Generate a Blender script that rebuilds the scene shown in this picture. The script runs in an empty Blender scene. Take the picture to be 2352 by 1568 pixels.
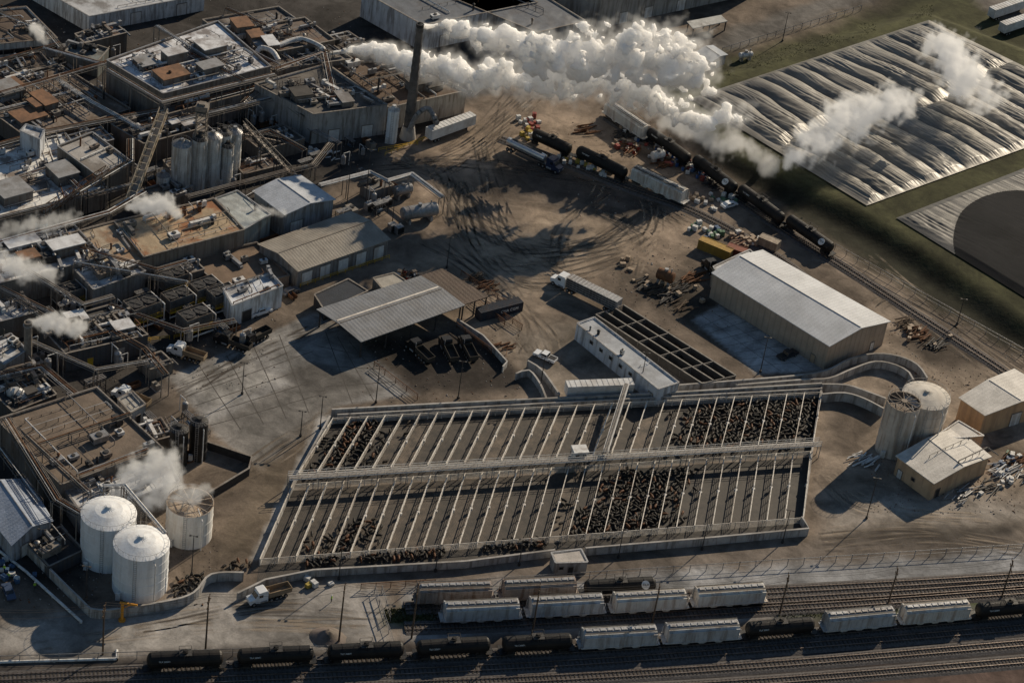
import bpy, math, random
import numpy as np
from mathutils import Vector, Matrix, noise
random.seed(7)
RD=math.radians
scene=bpy.context.scene
COL=scene.collection
# ---------------- camera (estimated from image coordinates) ----------------
PITCH=RD(35); ROLL=math.atan(.15); FPX=5460.; DIST=550.
Fv=Vector((0,math.cos(PITCH),-math.sin(PITCH))); R0=Vector((1,0,0)); U0=Vector((0,math.sin(PITCH),math.cos(PITCH)))
Rt=R0*math.cos(ROLL)+U0*math.sin(ROLL); Up=U0*math.cos(ROLL)-R0*math.sin(ROLL)
CP=-Fv*DIST
cam=bpy.data.cameras.new("camera"); co=bpy.data.objects.new("camera",cam); COL.objects.link(co)
m=Matrix((Rt,Up,-Fv)).transposed().to_4x4(); m.translation=CP; co.matrix_world=m
cam.sensor_width=36; cam.lens=FPX/2352*36; cam.clip_start=1; cam.clip_end=20000
scene.camera=co
# image pixel coordinates (cast through the estimated camera) -> site metres on the level z
def P(u,v,z=0.):
    d=Fv+Rt*((u-1176)/FPX)-Up*((v-784)/FPX)
    return CP+d*((z-CP.z)/d.z)
def dropm(u,v,dpx):
    b=P(u,v); q=b+Vector((0,0,10))-CP
    vv=784-(q.dot(Up)/q.dot(Fv))*FPX
    return 10*dpx/(v-vv)
# ---------------- world and sun ----------------
w=bpy.data.worlds.new("World"); scene.world=w; w.use_nodes=True
nt=w.node_tree; bg=nt.nodes['Background']; sk=nt.nodes.new('ShaderNodeTexSky'); sk.sky_type='NISHITA'
sk.sun_disc=False; EL=RD(27); AZ=RD(32); sk.sun_elevation=EL; sk.sun_rotation=AZ; sk.air_density=1.5; sk.dust_density=.2; sk.ozone_density=3.5
nt.links.new(sk.outputs[0],bg.inputs[0]); bg.inputs[1].default_value=.055
sd=bpy.data.lights.new("sun",'SUN'); sd.energy=5.; sd.angle=RD(.5); sd.color=(1,.85,.64)
so=bpy.data.objects.new("sun",sd); COL.objects.link(so)
sv=Vector((math.sin(AZ)*math.cos(EL),math.cos(AZ)*math.cos(EL),math.sin(EL)))
so.rotation_euler=sv.to_track_quat('Z','Y').to_euler(); so.location=sv*500
scene.view_settings.view_transform='Standard'; scene.view_settings.look='None'; scene.view_settings.exposure=0
# ---------------- materials ----------------
MC={}
def M(name,c1,c2=None,rough=.8,metal=0,scale=.35,stain=None,samt=.5,rib=None,bump=.15,streak=False,sscale=.12,spec=.3,ribc=.16):
    if name in MC: return MC[name]
    m=bpy.data.materials.new(name); m.use_nodes=True; MC[name]=m
    n=m.node_tree.nodes; l=m.node_tree.links; b=n['Principled BSDF']
    b.inputs['Roughness'].default_value=rough; b.inputs['Metallic'].default_value=metal
    b.inputs['Specular IOR Level'].default_value=spec
    if c2 is None: c2=tuple(x*.7 for x in c1)
    geo=n.new('ShaderNodeNewGeometry'); pos=geo.outputs['Position']
    def noi(sc,det=6,vec=None,r=.65):
        t=n.new('ShaderNodeTexNoise'); t.inputs['Scale'].default_value=sc; t.inputs['Detail'].default_value=det; t.inputs['Roughness'].default_value=r
        l.new(vec or pos,t.inputs['Vector']); return t.outputs['Fac']
    def ramp(f,a,bb):
        t=n.new('ShaderNodeMapRange'); t.inputs['From Min'].default_value=a; t.inputs['From Max'].default_value=bb; l.new(f,t.inputs['Value']); return t.outputs[0]
    def mix(f,a,bb,bt='MIX'):
        t=n.new('ShaderNodeMix'); t.data_type='RGBA'; t.blend_type=bt
        if isinstance(f,float): t.inputs[0].default_value=f
        else: l.new(f,t.inputs[0])
        for i,x in ((6,a),(7,bb)):
            if isinstance(x,tuple): t.inputs[i].default_value=(*x,1)
            else: l.new(x,t.inputs[i])
        return t.outputs[2]
    f1=noi(scale); c=mix(ramp(f1,.36,.64),c1,c2)
    if stain:
        vec=None
        if streak:
            mp=n.new('ShaderNodeVectorMath'); mp.operation='MULTIPLY'; mp.inputs[1].default_value=(1,1,.12); l.new(pos,mp.inputs[0]); vec=mp.outputs[0]
            f2=noi(.9,5,vec)
        else: f2=noi(sscale,7)
        r=ramp(f2,.48,.6); t=n.new('ShaderNodeMath'); t.operation='MULTIPLY'; t.inputs[1].default_value=samt; l.new(r,t.inputs[0])
        c=mix(t.outputs[0],c,stain)
    h=noi(2.5,4)
    if rib:
        d,sp,dep=rib
        dp=n.new('ShaderNodeVectorMath'); dp.operation='DOT_PRODUCT'; dp.inputs[1].default_value=(d[0]*6.2832/sp,d[1]*6.2832/sp,0); l.new(pos,dp.inputs[0])
        s=n.new('ShaderNodeMath'); s.operation='SINE'; l.new(dp.outputs['Value'],s.inputs[0])
        rr=ramp(s.outputs[0],.55,1.0)
        t=n.new('ShaderNodeMath'); t.operation='MULTIPLY'; t.inputs[1].default_value=ribc; l.new(rr,t.inputs[0])
        c=mix(t.outputs[0],c,tuple(x*.3 for x in c1))
        bp2=n.new('ShaderNodeBump'); bp2.inputs['Strength'].default_value=.22; bp2.inputs['Distance'].default_value=dep*.6; l.new(s.outputs[0],bp2.inputs['Height'])
    l.new(c,b.inputs['Base Color'])
    bp=n.new('ShaderNodeBump'); bp.inputs['Strength'].default_value=bump; bp.inputs['Distance'].default_value=.3; l.new(h,bp.inputs['Height'])
    if rib: l.new(bp2.outputs[0],bp.inputs['Normal'])
    l.new(bp.outputs[0],b.inputs['Normal'])
    return m
GALV=M('galvanised',(.38,.38,.39),(.24,.24,.24),.45,.35,1.5,stain=(.12,.08,.05),samt=.4)
WHT=M('white_paint',(.7,.7,.69),(.55,.54,.53),.5,0,.8,stain=(.25,.19,.14),samt=.45,streak=True)
STEEL=M('dark_steel',(.055,.053,.053),(.032,.03,.03),.6,.2,1.2)
BLACK=M('black_paint',(.012,.012,.014),(.02,.018,.017),.45,0,1.2)
RUST=M('rust',(.18,.08,.036),(.085,.045,.027),.85,0,.9)
CONC=M('concrete',(.44,.42,.4),(.32,.3,.28),.9,0,.5,stain=(.12,.1,.08),samt=.5)
CONCW=M('concrete_wall',(.44,.43,.42),(.32,.31,.295),.9,0,.5,stain=(.1,.08,.065),samt=.6,streak=True)
FENCE=M('fence_rail',(.78,.73,.66),(.58,.53,.46),.6,.0,1.2,stain=(.24,.17,.12),samt=.4)
YEL=M('yellow_paint',(.65,.4,.03),(.45,.28,.03),.5,0,1)
GLASS=M('dark_glass',(.02,.025,.03),(.02,.02,.02),.08,0,1,spec=.6)
TYRE=M('tyre_rubber',(.015,.015,.015),(.025,.022,.02),.9)
WOOD=M('wood_pole',(.12,.085,.06),(.07,.05,.035),.9,0,1.5)
TAN=M('tan_wall',(.4,.29,.19),(.34,.24,.16),.8,0,.4)
RAIL=M('rail_steel',(.3,.25,.22),(.16,.12,.1),.35,.6,1)
SLEEP=M('sleeper_wood',(.04,.032,.027),(.07,.058,.047),.95)
JOINT=M('joint_filler',(.06,.053,.047),(.11,.1,.09),.9,0,.4)
# ---------------- mesh builder ----------------
class MB:
    def __init__(s): s.v=[];s.f=[];s.m=[]
    def add(s,vs,fs,mi=0):
        o=len(s.v); s.v+=[tuple(x) for x in vs]; s.f+=[tuple(i+o for i in f) for f in fs]; s.m+=[mi]*len(fs); return s
    def box(s,c,sz,rot=0.,mi=0,taper=1.):
        x,y,z=sz[0]/2,sz[1]/2,sz[2]/2; cs,sn=math.cos(rot),math.sin(rot); vs=[]
        for dz in (-z,z):
            k=taper if dz>0 else 1
            for dx,dy in ((-x,-y),(x,-y),(x,y),(-x,y)):
                dx*=k;dy*=k; vs.append((c[0]+dx*cs-dy*sn,c[1]+dx*sn+dy*cs,c[2]+dz))
        return s.add(vs,[(3,2,1,0),(4,5,6,7),(0,1,5,4),(1,2,6,5),(2,3,7,6),(3,0,4,7)],mi)
    def prism(s,poly,z0,z1,mi=0):
        n=len(poly); vs=[(p[0],p[1],z0) for p in poly]+[(p[0],p[1],z1) for p in poly]
        return s.add(vs,[tuple(range(n-1,-1,-1)),tuple(range(n,2*n))]+[(i,(i+1)%n,(i+1)%n+n,i+n) for i in range(n)],mi)
    def side(s,prof,y0,y1,mi=0):
        n=len(prof); vs=[(x,y0,z) for x,z in prof]+[(x,y1,z) for x,z in prof]
        return s.add(vs,[tuple(range(n)),tuple(range(2*n-1,n-1,-1))]+[(i,i+n,(i+1)%n+n,(i+1)%n) for i in range(n)],mi)
    def rings(s,rs,n=16,mi=0,cap=True):
        c,lst=rs; vs=[]
        for z,r in lst:
            for i in range(n):
                a=6.28318*i/n; vs.append((c[0]+r*math.cos(a),c[1]+r*math.sin(a),z))
        fs=[]
        for k in range(len(lst)-1):
            for i in range(n): fs.append((k*n+i,k*n+(i+1)%n,(k+1)*n+(i+1)%n,(k+1)*n+i))
        if cap: fs+= [tuple(range((len(lst)-1)*n,len(lst)*n)),tuple(range(n-1,-1,-1))]
        return s.add(vs,fs,mi)
    def cyl(s,c,r,z0,z1,n=12,mi=0,r2=None): return s.rings((c,[(z0,r),(z1,r if r2 is None else r2)]),n,mi)
    def tube(s,a,b,r,n=6,mi=0,prof=None):
        a=Vector(a);b=Vector(b);d=(b-a)
        if d.length<1e-4: return s
        q=d.to_track_quat('Z','Y'); L=d.length; vs=[]
        prof=prof or [(0,r),(1,r)]
        for t,rr in prof:
            for i in range(n):
                an=6.28318*(i+.5)/n; vs.append(a+q@Vector((rr*math.cos(an),rr*math.sin(an),t*L)))
        fs=[]
        K=len(prof)
        for k in range(K-1):
            for i in range(n): fs.append((k*n+i,k*n+(i+1)%n,(k+1)*n+(i+1)%n,(k+1)*n+i))
        fs+=[tuple(range((K-1)*n,K*n)),tuple(range(n-1,-1,-1))]
        return s.add(vs,fs,mi)
    def sweep(s,pts,wd,h0,h1,mi=0,topw=None):
        pts=[Vector(p) for p in pts]; n=len(pts); vs=[]; topw=wd if topw is None else topw
        for i,p in enumerate(pts):
            d=(pts[min(i+1,n-1)]-pts[max(i-1,0)]); d.z=0; d.normalize(); q=Vector((-d.y,d.x,0))
            for ww,hh in ((-wd,h0),(wd,h0),(topw,h1),(-topw,h1)):
                vs.append(p+q*(ww/2)+Vector((0,0,hh)))
        fs=[(3,2,1,0),(4*n-4,4*n-3,4*n-2,4*n-1)]
        for i in range(n-1):
            for k in range(4): fs.append((4*i+k,4*i+(k+1)%4,4*i+4+(k+1)%4,4*i+4+k))
        return s.add(vs,fs,mi)
KIDS={}
def O(name,mb,mats,parent=None,loc=(0,0,0),rz=0.,smooth=False,label=None):
    me=bpy.data.meshes.new(name); me.from_pydata(mb.v,[],mb.f)
    if not isinstance(mats,(list,tuple)): mats=[mats]
    for x in mats: me.materials.append(x)
    if len(mats)>1: me.polygons.foreach_set('material_index',mb.m)
    if smooth: me.polygons.foreach_set('use_smooth',[True]*len(me.polygons))
    me.update()
    o=bpy.data.objects.new(name,me); COL.objects.link(o); o.location=loc; o.rotation_euler=(0,0,rz)
    if parent: o.parent=parent; KIDS.setdefault(parent.name,[]).append(o)
    if label: o['label']=label
    return o
def tag(o,label,cat,group=None):
    o['label']=label; o['category']=cat
    if group: o['group']=group
    return o
def T(name,label,cat,loc=(0,0,0),rz=0.,group=None):
    o=bpy.data.objects.new(name,None); COL.objects.link(o); o.location=loc; o.rotation_euler=(0,0,rz); o.empty_display_size=.5
    return tag(o,label,cat,group)
def clone(root,loc,rz=0.,sc=None,label=None):
    def cp(o,par):
        c=o.copy(); COL.objects.link(c)
        if par: c.parent=par
        for k in KIDS.get(o.name,[]): 
            kk=cp(k,c); KIDS.setdefault(c.name,[]).append(kk)
        return c
    c=cp(root,None); c.location=loc; c.rotation_euler=(0,0,rz)
    if sc: c.scale=sc
    if label: c['label']=label
    return c
def structure(o): o['kind']='structure'; o['label']=o.get('label',o.name.replace('_',' ')); return o
def inst(key,maker,loc,rz=0.,sc=(1,1,1),label=None):
    if key not in PROTO:
        r=maker(); PROTO[key]=r; r.location=loc; r.rotation_euler=(0,0,rz); r.scale=sc
        if label: r['label']=label
        return r
    return clone(PROTO[key],loc,rz,sc,label)
PROTO={}
def ang(a,b): return math.atan2(b.y-a.y,b.x-a.x)
# ---------------- ground ----------------
def segd(X,Y,poly,closed=True):
    d=np.full(X.shape,1e9); ins=np.zeros(X.shape,bool); n=len(poly)
    for i in range(n if closed else n-1):
        x0,y0=poly[i]; x1,y1=poly[(i+1)%n]
        dx,dy=x1-x0,y1-y0; t=np.clip(((X-x0)*dx+(Y-y0)*dy)/(dx*dx+dy*dy+1e-9),0,1)
        d=np.minimum(d,np.hypot(X-x0-t*dx,Y-y0-t*dy))
        if closed:
            c=((y0>Y)!=(y1>Y)); 
            xi=x0+(Y-y0)*dx/(dy if abs(dy)>1e-9 else 1e-9)
            ins^=c&(X<xi)
    return np.where(ins,-d,d) if closed else d
xs=np.concatenate([[-4000,-1500,-700,-400,-300],np.arange(-240,270,1.),[320,420,700,1500,4000]])
ys=np.concatenate([[-3000,-1200,-500,-260,-200],np.arange(-160,330,1.),[380,500,900,2000,6000]])
X,Y=np.meshgrid(xs,ys)
def nz(X,Y,s,k=0):
    return (np.sin(X*s+1.3*k+2*np.sin(Y*s*.7+k))+np.sin(Y*s*1.3+k*2.1+1.7*np.sin(X*s*.9))+np.sin((X+Y)*s*2.1+k)*.5)/2.5
WX=X+nz(X,Y,.25,1)*1.6+nz(X,Y,.9,5)*.6; WY=Y+nz(X,Y,.22,3)*1.6+nz(X,Y,.8,7)*.6
colr=np.zeros(X.shape+(3,)); colr[:]=(.16,.128,.102)
BERM=[(1575,235),(1640,190),(2130,38),(2650,230),(2900,500),(2700,900),(2352,722),(2200,615),(2060,522),(1990,482),(1800,392),(1600,300)]
bw=[tuple(P(u,v,3)[:2]) for u,v in BERM]
zones=[ # colour, feather, polygon
 ((.055,.05,.047),4,[(-200,-100),(1100,-100),(1120,200),(900,360),(760,420),(660,640),(500,780),(380,850),(380,1100),(200,1350),(-200,1300)]),  # plant ground, colour darkened for the cloud shade over it
 ((.275,.215,.165),9,[(900,350),(1100,300),(1250,240),(1400,260),(1500,400),(1620,500),(1560,640),(1400,620),(1200,760),(1050,600),(900,520)]),
 ((.17,.135,.107),7,[(1000,400),(1150,400),(1250,440),(1130,560),(1040,500)]),
 ((.09,.077,.068),6,[(1180,340),(1330,400),(1500,450),(1560,480),(1450,525),(1320,480),(1180,430)]),  # steam plume's shadow painted dark into the yard colour
 ((.34,.27,.205),7,[(1080,540),(1300,490),(1480,540),(1400,600),(1180,660),(1100,620)]),
 ((.28,.225,.175),6,[(900,620),(1060,560),(1250,640),(1280,760),(1200,900),(1130,760),(1000,640)]),
 ((.27,.26,.25),.8,[(385,865),(560,790),(730,715),(830,790),(960,905),(760,935),(690,1010),(600,1080),(500,1000)]),
 ((.19,.178,.165),1.,[(480,975),(620,900),(760,850),(880,895),(760,935),(690,1010),(600,1080)]),
 ((.33,.315,.295),1.,[(420,870),(560,815),(640,870),(500,940)]),
 ((.14,.13,.12),1.5,[(640,870),(740,830),(830,870),(730,910)]),
 ((.15,.12,.09),4,[(600,1060),(700,1000),(740,960),(600,1280),(500,1270),(560,1150)]),
 ((.36,.345,.33),.5,[(735,955),(765,950),(605,1285),(575,1285)]),
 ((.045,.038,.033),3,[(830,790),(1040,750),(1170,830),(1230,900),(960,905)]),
 ((.235,.2,.165),4,[(1170,760),(1330,740),(1520,900),(1230,905)]),
 ((.03,.026,.023),.8,[(1368,730),(1432,705),(1690,870),(1612,888)]),
 ((.08,.067,.055),4,[(1430,640),(1600,610),(1650,700),(1590,740),(1500,690)]),
 ((.45,.45,.45),.6,[(1590,735),(1650,700),(1905,850),(1740,858)]),
 ((.26,.21,.165),6,[(1900,560),(2100,700),(2352,850),(2600,1000),(2600,1280),(1880,1260),(1880,860),(2040,800)]),
 ((.09,.072,.057),4,[(2050,780),(2150,740),(2300,830),(2200,850),(2120,840)]),
 ((.11,.088,.07),4,[(1895,915),(2030,925),(2000,1060),(1900,1030)]),
 ((.31,.275,.24),5,[(1900,1150),(2060,1110),(2352,1150),(2352,1200),(1900,1230)]),
 ((.045,.04,.035),4,[(1900,1252),(2100,1205),(2352,1205),(2352,1245),(2000,1278)]),
 ((.3,.28,.26),3,[(300,1400),(480,1350),(560,1360),(870,1330),(900,1475),(500,1510),(-100,1510),(-100,1440)]),
 ((.16,.135,.115),3,[(880,1330),(1300,1290),(1900,1240),(2352,1230),(2352,1265),(1700,1310),(1000,1345)]),
 ((.27,.27,.275),2,[(930,1350),(1600,1310),(2500,1255),(2500,1390),(1900,1420),(1300,1455),(930,1475)]),
 ((.045,.06,.022),2,[(880,1400),(1000,1385),(1010,1425),(890,1430)]),
 ((.06,.07,.03),2,[(1770,1412),(2000,1392),(2500,1350),(2500,1375),(1900,1425)]),
 ((.042,.038,.038),3,[(-100,1518),(500,1500),(930,1480),(1700,1450),(2500,1385),(2600,1700),(-200,1700)]),
 ((.09,.062,.052),3,[(1500,1590),(1900,1555),(2400,1515),(2500,1620),(1500,1650)]),
 ((.066,.066,.032),5,[(1500,200),(1640,110),(1900,60),(2100,-20),(2500,-60),(3000,200),(3000,1000),(2500,900),(2352,800),(2200,700),(2000,590),(1890,500),(1700,400),(1560,300)]),
 ((.03,.03,.02),4,[(1600,330),(1800,440),(1990,530),(2200,670),(2400,790),(2400,850),(2150,710),(1950,575),(1750,450),(1580,340)]),
 ((.15,.12,.09),4,[(1640,130),(1820,60),(1900,70),(1700,130)]),
 ((.14,.13,.12),3,[(1600,95),(1760,40),(1980,-40),(2100,-60),(1990,10),(1680,115)]),
 ((.17,.15,.135),2,[(2200,-20),(2400,-40),(2500,60),(2300,45)]),
]
for c,fe,poly in zones:
    w_=[tuple(P(u,v)[:2]) for u,v in poly]
    q_=(WX,WY) if fe>1.1 else (X+nz(X,Y,.9,5)*.3,Y)
    d=segd(q_[0],q_[1],w_); a=np.clip(.5-d/(2*fe),0,1)[...,None]; a=a*a*(3-2*a)
    colr=colr*(1-a)+np.array(c)*a
d=segd(X,Y,bw); Z=np.clip(1-d/9,0,1); Z=3*Z*Z*(3-2*Z)
ny,nx=X.shape
me=bpy.data.meshes.new('ground')
idx=np.arange(nx*ny).reshape(ny,nx)
fc=np.stack([idx[:-1,:-1],idx[:-1,1:],idx[1:,1:],idx[1:,:-1]],-1).reshape(-1,4)
me.vertices.add(nx*ny); me.vertices.foreach_set('co',np.stack([X,Y,Z],-1).ravel())
me.loops.add(fc.size); me.loops.foreach_set('vertex_index',fc.ravel())
me.polygons.add(len(fc)); me.polygons.foreach_set('loop_start',np.arange(0,fc.size,4)); me.polygons.foreach_set('loop_total',np.full(len(fc),4))
at=me.color_attributes.new('zone','FLOAT_COLOR','POINT')
at.data.foreach_set('color',np.concatenate([colr,np.ones(colr.shape[:2]+(1,))],-1).ravel())
me.update(); me.polygons.foreach_set('use_smooth',[True]*len(me.polygons))
gm=bpy.data.materials.new('ground_dirt'); gm.use_nodes=True; n=gm.node_tree.nodes; l=gm.node_tree.links; b=n['Principled BSDF']
b.inputs['Roughness'].default_value=.95; b.inputs['Specular IOR Level'].default_value=.15
va=n.new('ShaderNodeVertexColor'); va.layer_name='zone'; geo=n.new('ShaderNodeNewGeometry')
def gn(sc,det,lo,hi,a,bb,dist=0,rg=.7):
    t=n.new('ShaderNodeTexNoise'); t.inputs['Scale'].default_value=sc; t.inputs['Detail'].default_value=det; t.inputs['Roughness'].default_value=rg; t.inputs['Distortion'].default_value=dist
    l.new(geo.outputs['Position'],t.inputs['Vector']); r=n.new('ShaderNodeMapRange'); l.new(t.outputs['Fac'],r.inputs[0])
    for i,x in enumerate((lo,hi,a,bb)): r.inputs[i+1].default_value=x
    return r.outputs[0]
def mul(a,bb):
    t=n.new('ShaderNodeMath'); t.operation='MULTIPLY'; l.new(a,t.inputs[0]); l.new(bb,t.inputs[1]); return t.outputs[0]
f=mul(mul(gn(.04,9,.35,.65,.5,1.38,1.,.62),gn(.22,8,.32,.68,.62,1.28,.8,.65)),gn(2.5,6,.3,.7,.8,1.15))
vm=n.new('ShaderNodeVectorMath'); vm.operation='SCALE'; l.new(va.outputs[0],vm.inputs[0]); l.new(f,vm.inputs['Scale']); l.new(vm.outputs[0],b.inputs['Base Color'])
bp=n.new('ShaderNodeBump'); bp.inputs['Strength'].default_value=.3; bp.inputs['Distance'].default_value=.35; l.new(gn(.7,8,0,1,0,1,0,.6),bp.inputs['Height']); l.new(bp.outputs[0],b.inputs['Normal'])
me.materials.append(gm)
g=bpy.data.objects.new('ground',me); COL.objects.link(g); structure(g); g['label']='brown dirt yard ground with gravel, grass and concrete areas'
# tyre tracks
def trackmat(nm,c,amax):
    tm=bpy.data.materials.new(nm); tm.use_nodes=True; n2=tm.node_tree.nodes; l2=tm.node_tree.links; b2=n2['Principled BSDF']
    b2.inputs['Base Color'].default_value=(*c,1); b2.inputs['Roughness'].default_value=.9
    t=n2.new('ShaderNodeTexNoise'); t.inputs['Scale'].default_value=.12; t.inputs['Detail'].default_value=5; ge=n2.new('ShaderNodeNewGeometry'); l2.new(ge.outputs['Position'],t.inputs['Vector'])
    r=n2.new('ShaderNodeMapRange'); r.inputs[1].default_value=.4; r.inputs[2].default_value=.7; r.inputs[3].default_value=0; r.inputs[4].default_value=amax; l2.new(t.outputs[0],r.inputs[0]); l2.new(r.outputs[0],b2.inputs['Alpha']); return tm
tm=trackmat('tyre_mark',(.07,.055,.044),.5); tm2=trackmat('tyre_mark_pale',(.42,.34,.26),.5)
def smooth(pts,step=1.5):
    pts=[Vector(p) for p in pts]; out=[]
    for i in range(len(pts)-1):
        p0=pts[max(i-1,0)];p1=pts[i];p2=pts[i+1];p3=pts[min(i+2,len(pts)-1)]
        k=max(1,int((p2-p1).length/step))
        for j in range(k):
            t=j/k; out.append(.5*((2*p1)+(-p0+p2)*t+(2*p0-5*p1+4*p2-p3)*t*t+(-p0+3*p1-3*p2+p3)*t**3))
    out.append(pts[-1]); return out
mb=MB()
paths=[[(880,380),(1050,375),(1250,400),(1420,440),(1560,520)],[(1000,400),(1080,520),(1250,590),(1430,560),(1500,520)],[(1020,390),(1110,490),(1260,560),(1400,540)],
 [(960,560),(1100,640),(1180,720),(1200,800)],[(1000,540),(1140,650),(1230,740),(1260,800)],[(1100,330),(1130,450),(1180,560),(1290,640)],[(1180,230),(1090,330),(960,380)],[(1210,240),(1120,340),(1000,400)],
 [(1350,480),(1430,520),(1480,560),(1450,620)],[(1380,440),(1300,530),(1290,600)],[(300,1440),(600,1400),(860,1400)],[(100,1470),(500,1430),(880,1440)],[(1900,1230),(2100,1225),(2352,1260)],[(1920,1260),(2150,1250),(2352,1275)],
 [(2000,600),(2200,740),(2352,830)],[(560,1100),(680,1010),(780,940)],[(1960,620),(2150,760),(2352,890)],[(900,360),(1040,430),(1080,560),(1200,660),(1420,640)],[(420,900),(620,800),(760,740)],
 [(1040,420),(1060,520),(1160,600),(1320,600),(1480,540),(1500,470)],[(1090,430),(1100,520),(1200,570),(1340,570),(1440,510)],[(1060,480),(1150,610),(1300,640),(1450,590)],[(1960,760),(2080,690),(2352,860)],[(1900,1100),(2000,1170),(2250,1200)]]
zc_=0
for k,pp in enumerate(paths):
    for rep in range(6):
        j=[(random.uniform(-26,26),random.uniform(-16,16)) for _ in pp]
        base=smooth([P(u+a,v+bb) for (u,v),(a,bb) in zip(pp,j)],2); mi=random.choice([0,0,1]); zc_+=1
        for off in (-1,1):
            q=[]
            for i,p in enumerate(base):
                d=base[min(i+1,len(base)-1)]-base[max(i-1,0)]; d.normalize(); q.append(p+Vector((-d.y,d.x,0))*off)
            z=.02+.0006*zc_; vs=[]
            for i,p in enumerate(q):
                d=q[min(i+1,len(q)-1)]-q[max(i-1,0)]; d.normalize(); nn=Vector((-d.y,d.x,0))*.26
                vs+=[p+nn+Vector((0,0,z+.0002*off)),p-nn+Vector((0,0,z+.0002*off))]
            mb.add(vs,[(2*i,2*i+1,2*i+3,2*i+2) for i in range(len(q)-1)],mi)
structure(O('tyre_tracks',mb,[tm,tm2]))
mb=MB()
def joints(Q,na,nb,z=.012,wd=.1):
    q=[P(u,v) for u,v in Q]
    for i in range(1,na):
        t=i/na; mb.sweep([q[0].lerp(q[1],t),q[3].lerp(q[2],t)],wd,z,z+.004)
    for i in range(1,nb):
        t=i/nb; mb.sweep([q[0].lerp(q[3],t),q[1].lerp(q[2],t)],wd,z+.006,z+.01)
joints([(500,1000),(760,935),(700,745),(395,865)],5,6,wd=.2); joints([(760,935),(955,903),(830,795),(720,750)],4,4,wd=.2); joints([(1740,856),(1903,848),(1652,703),(1592,736)],3,8)
structure(O('pavement_joints',mb,JOINT))
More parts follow.
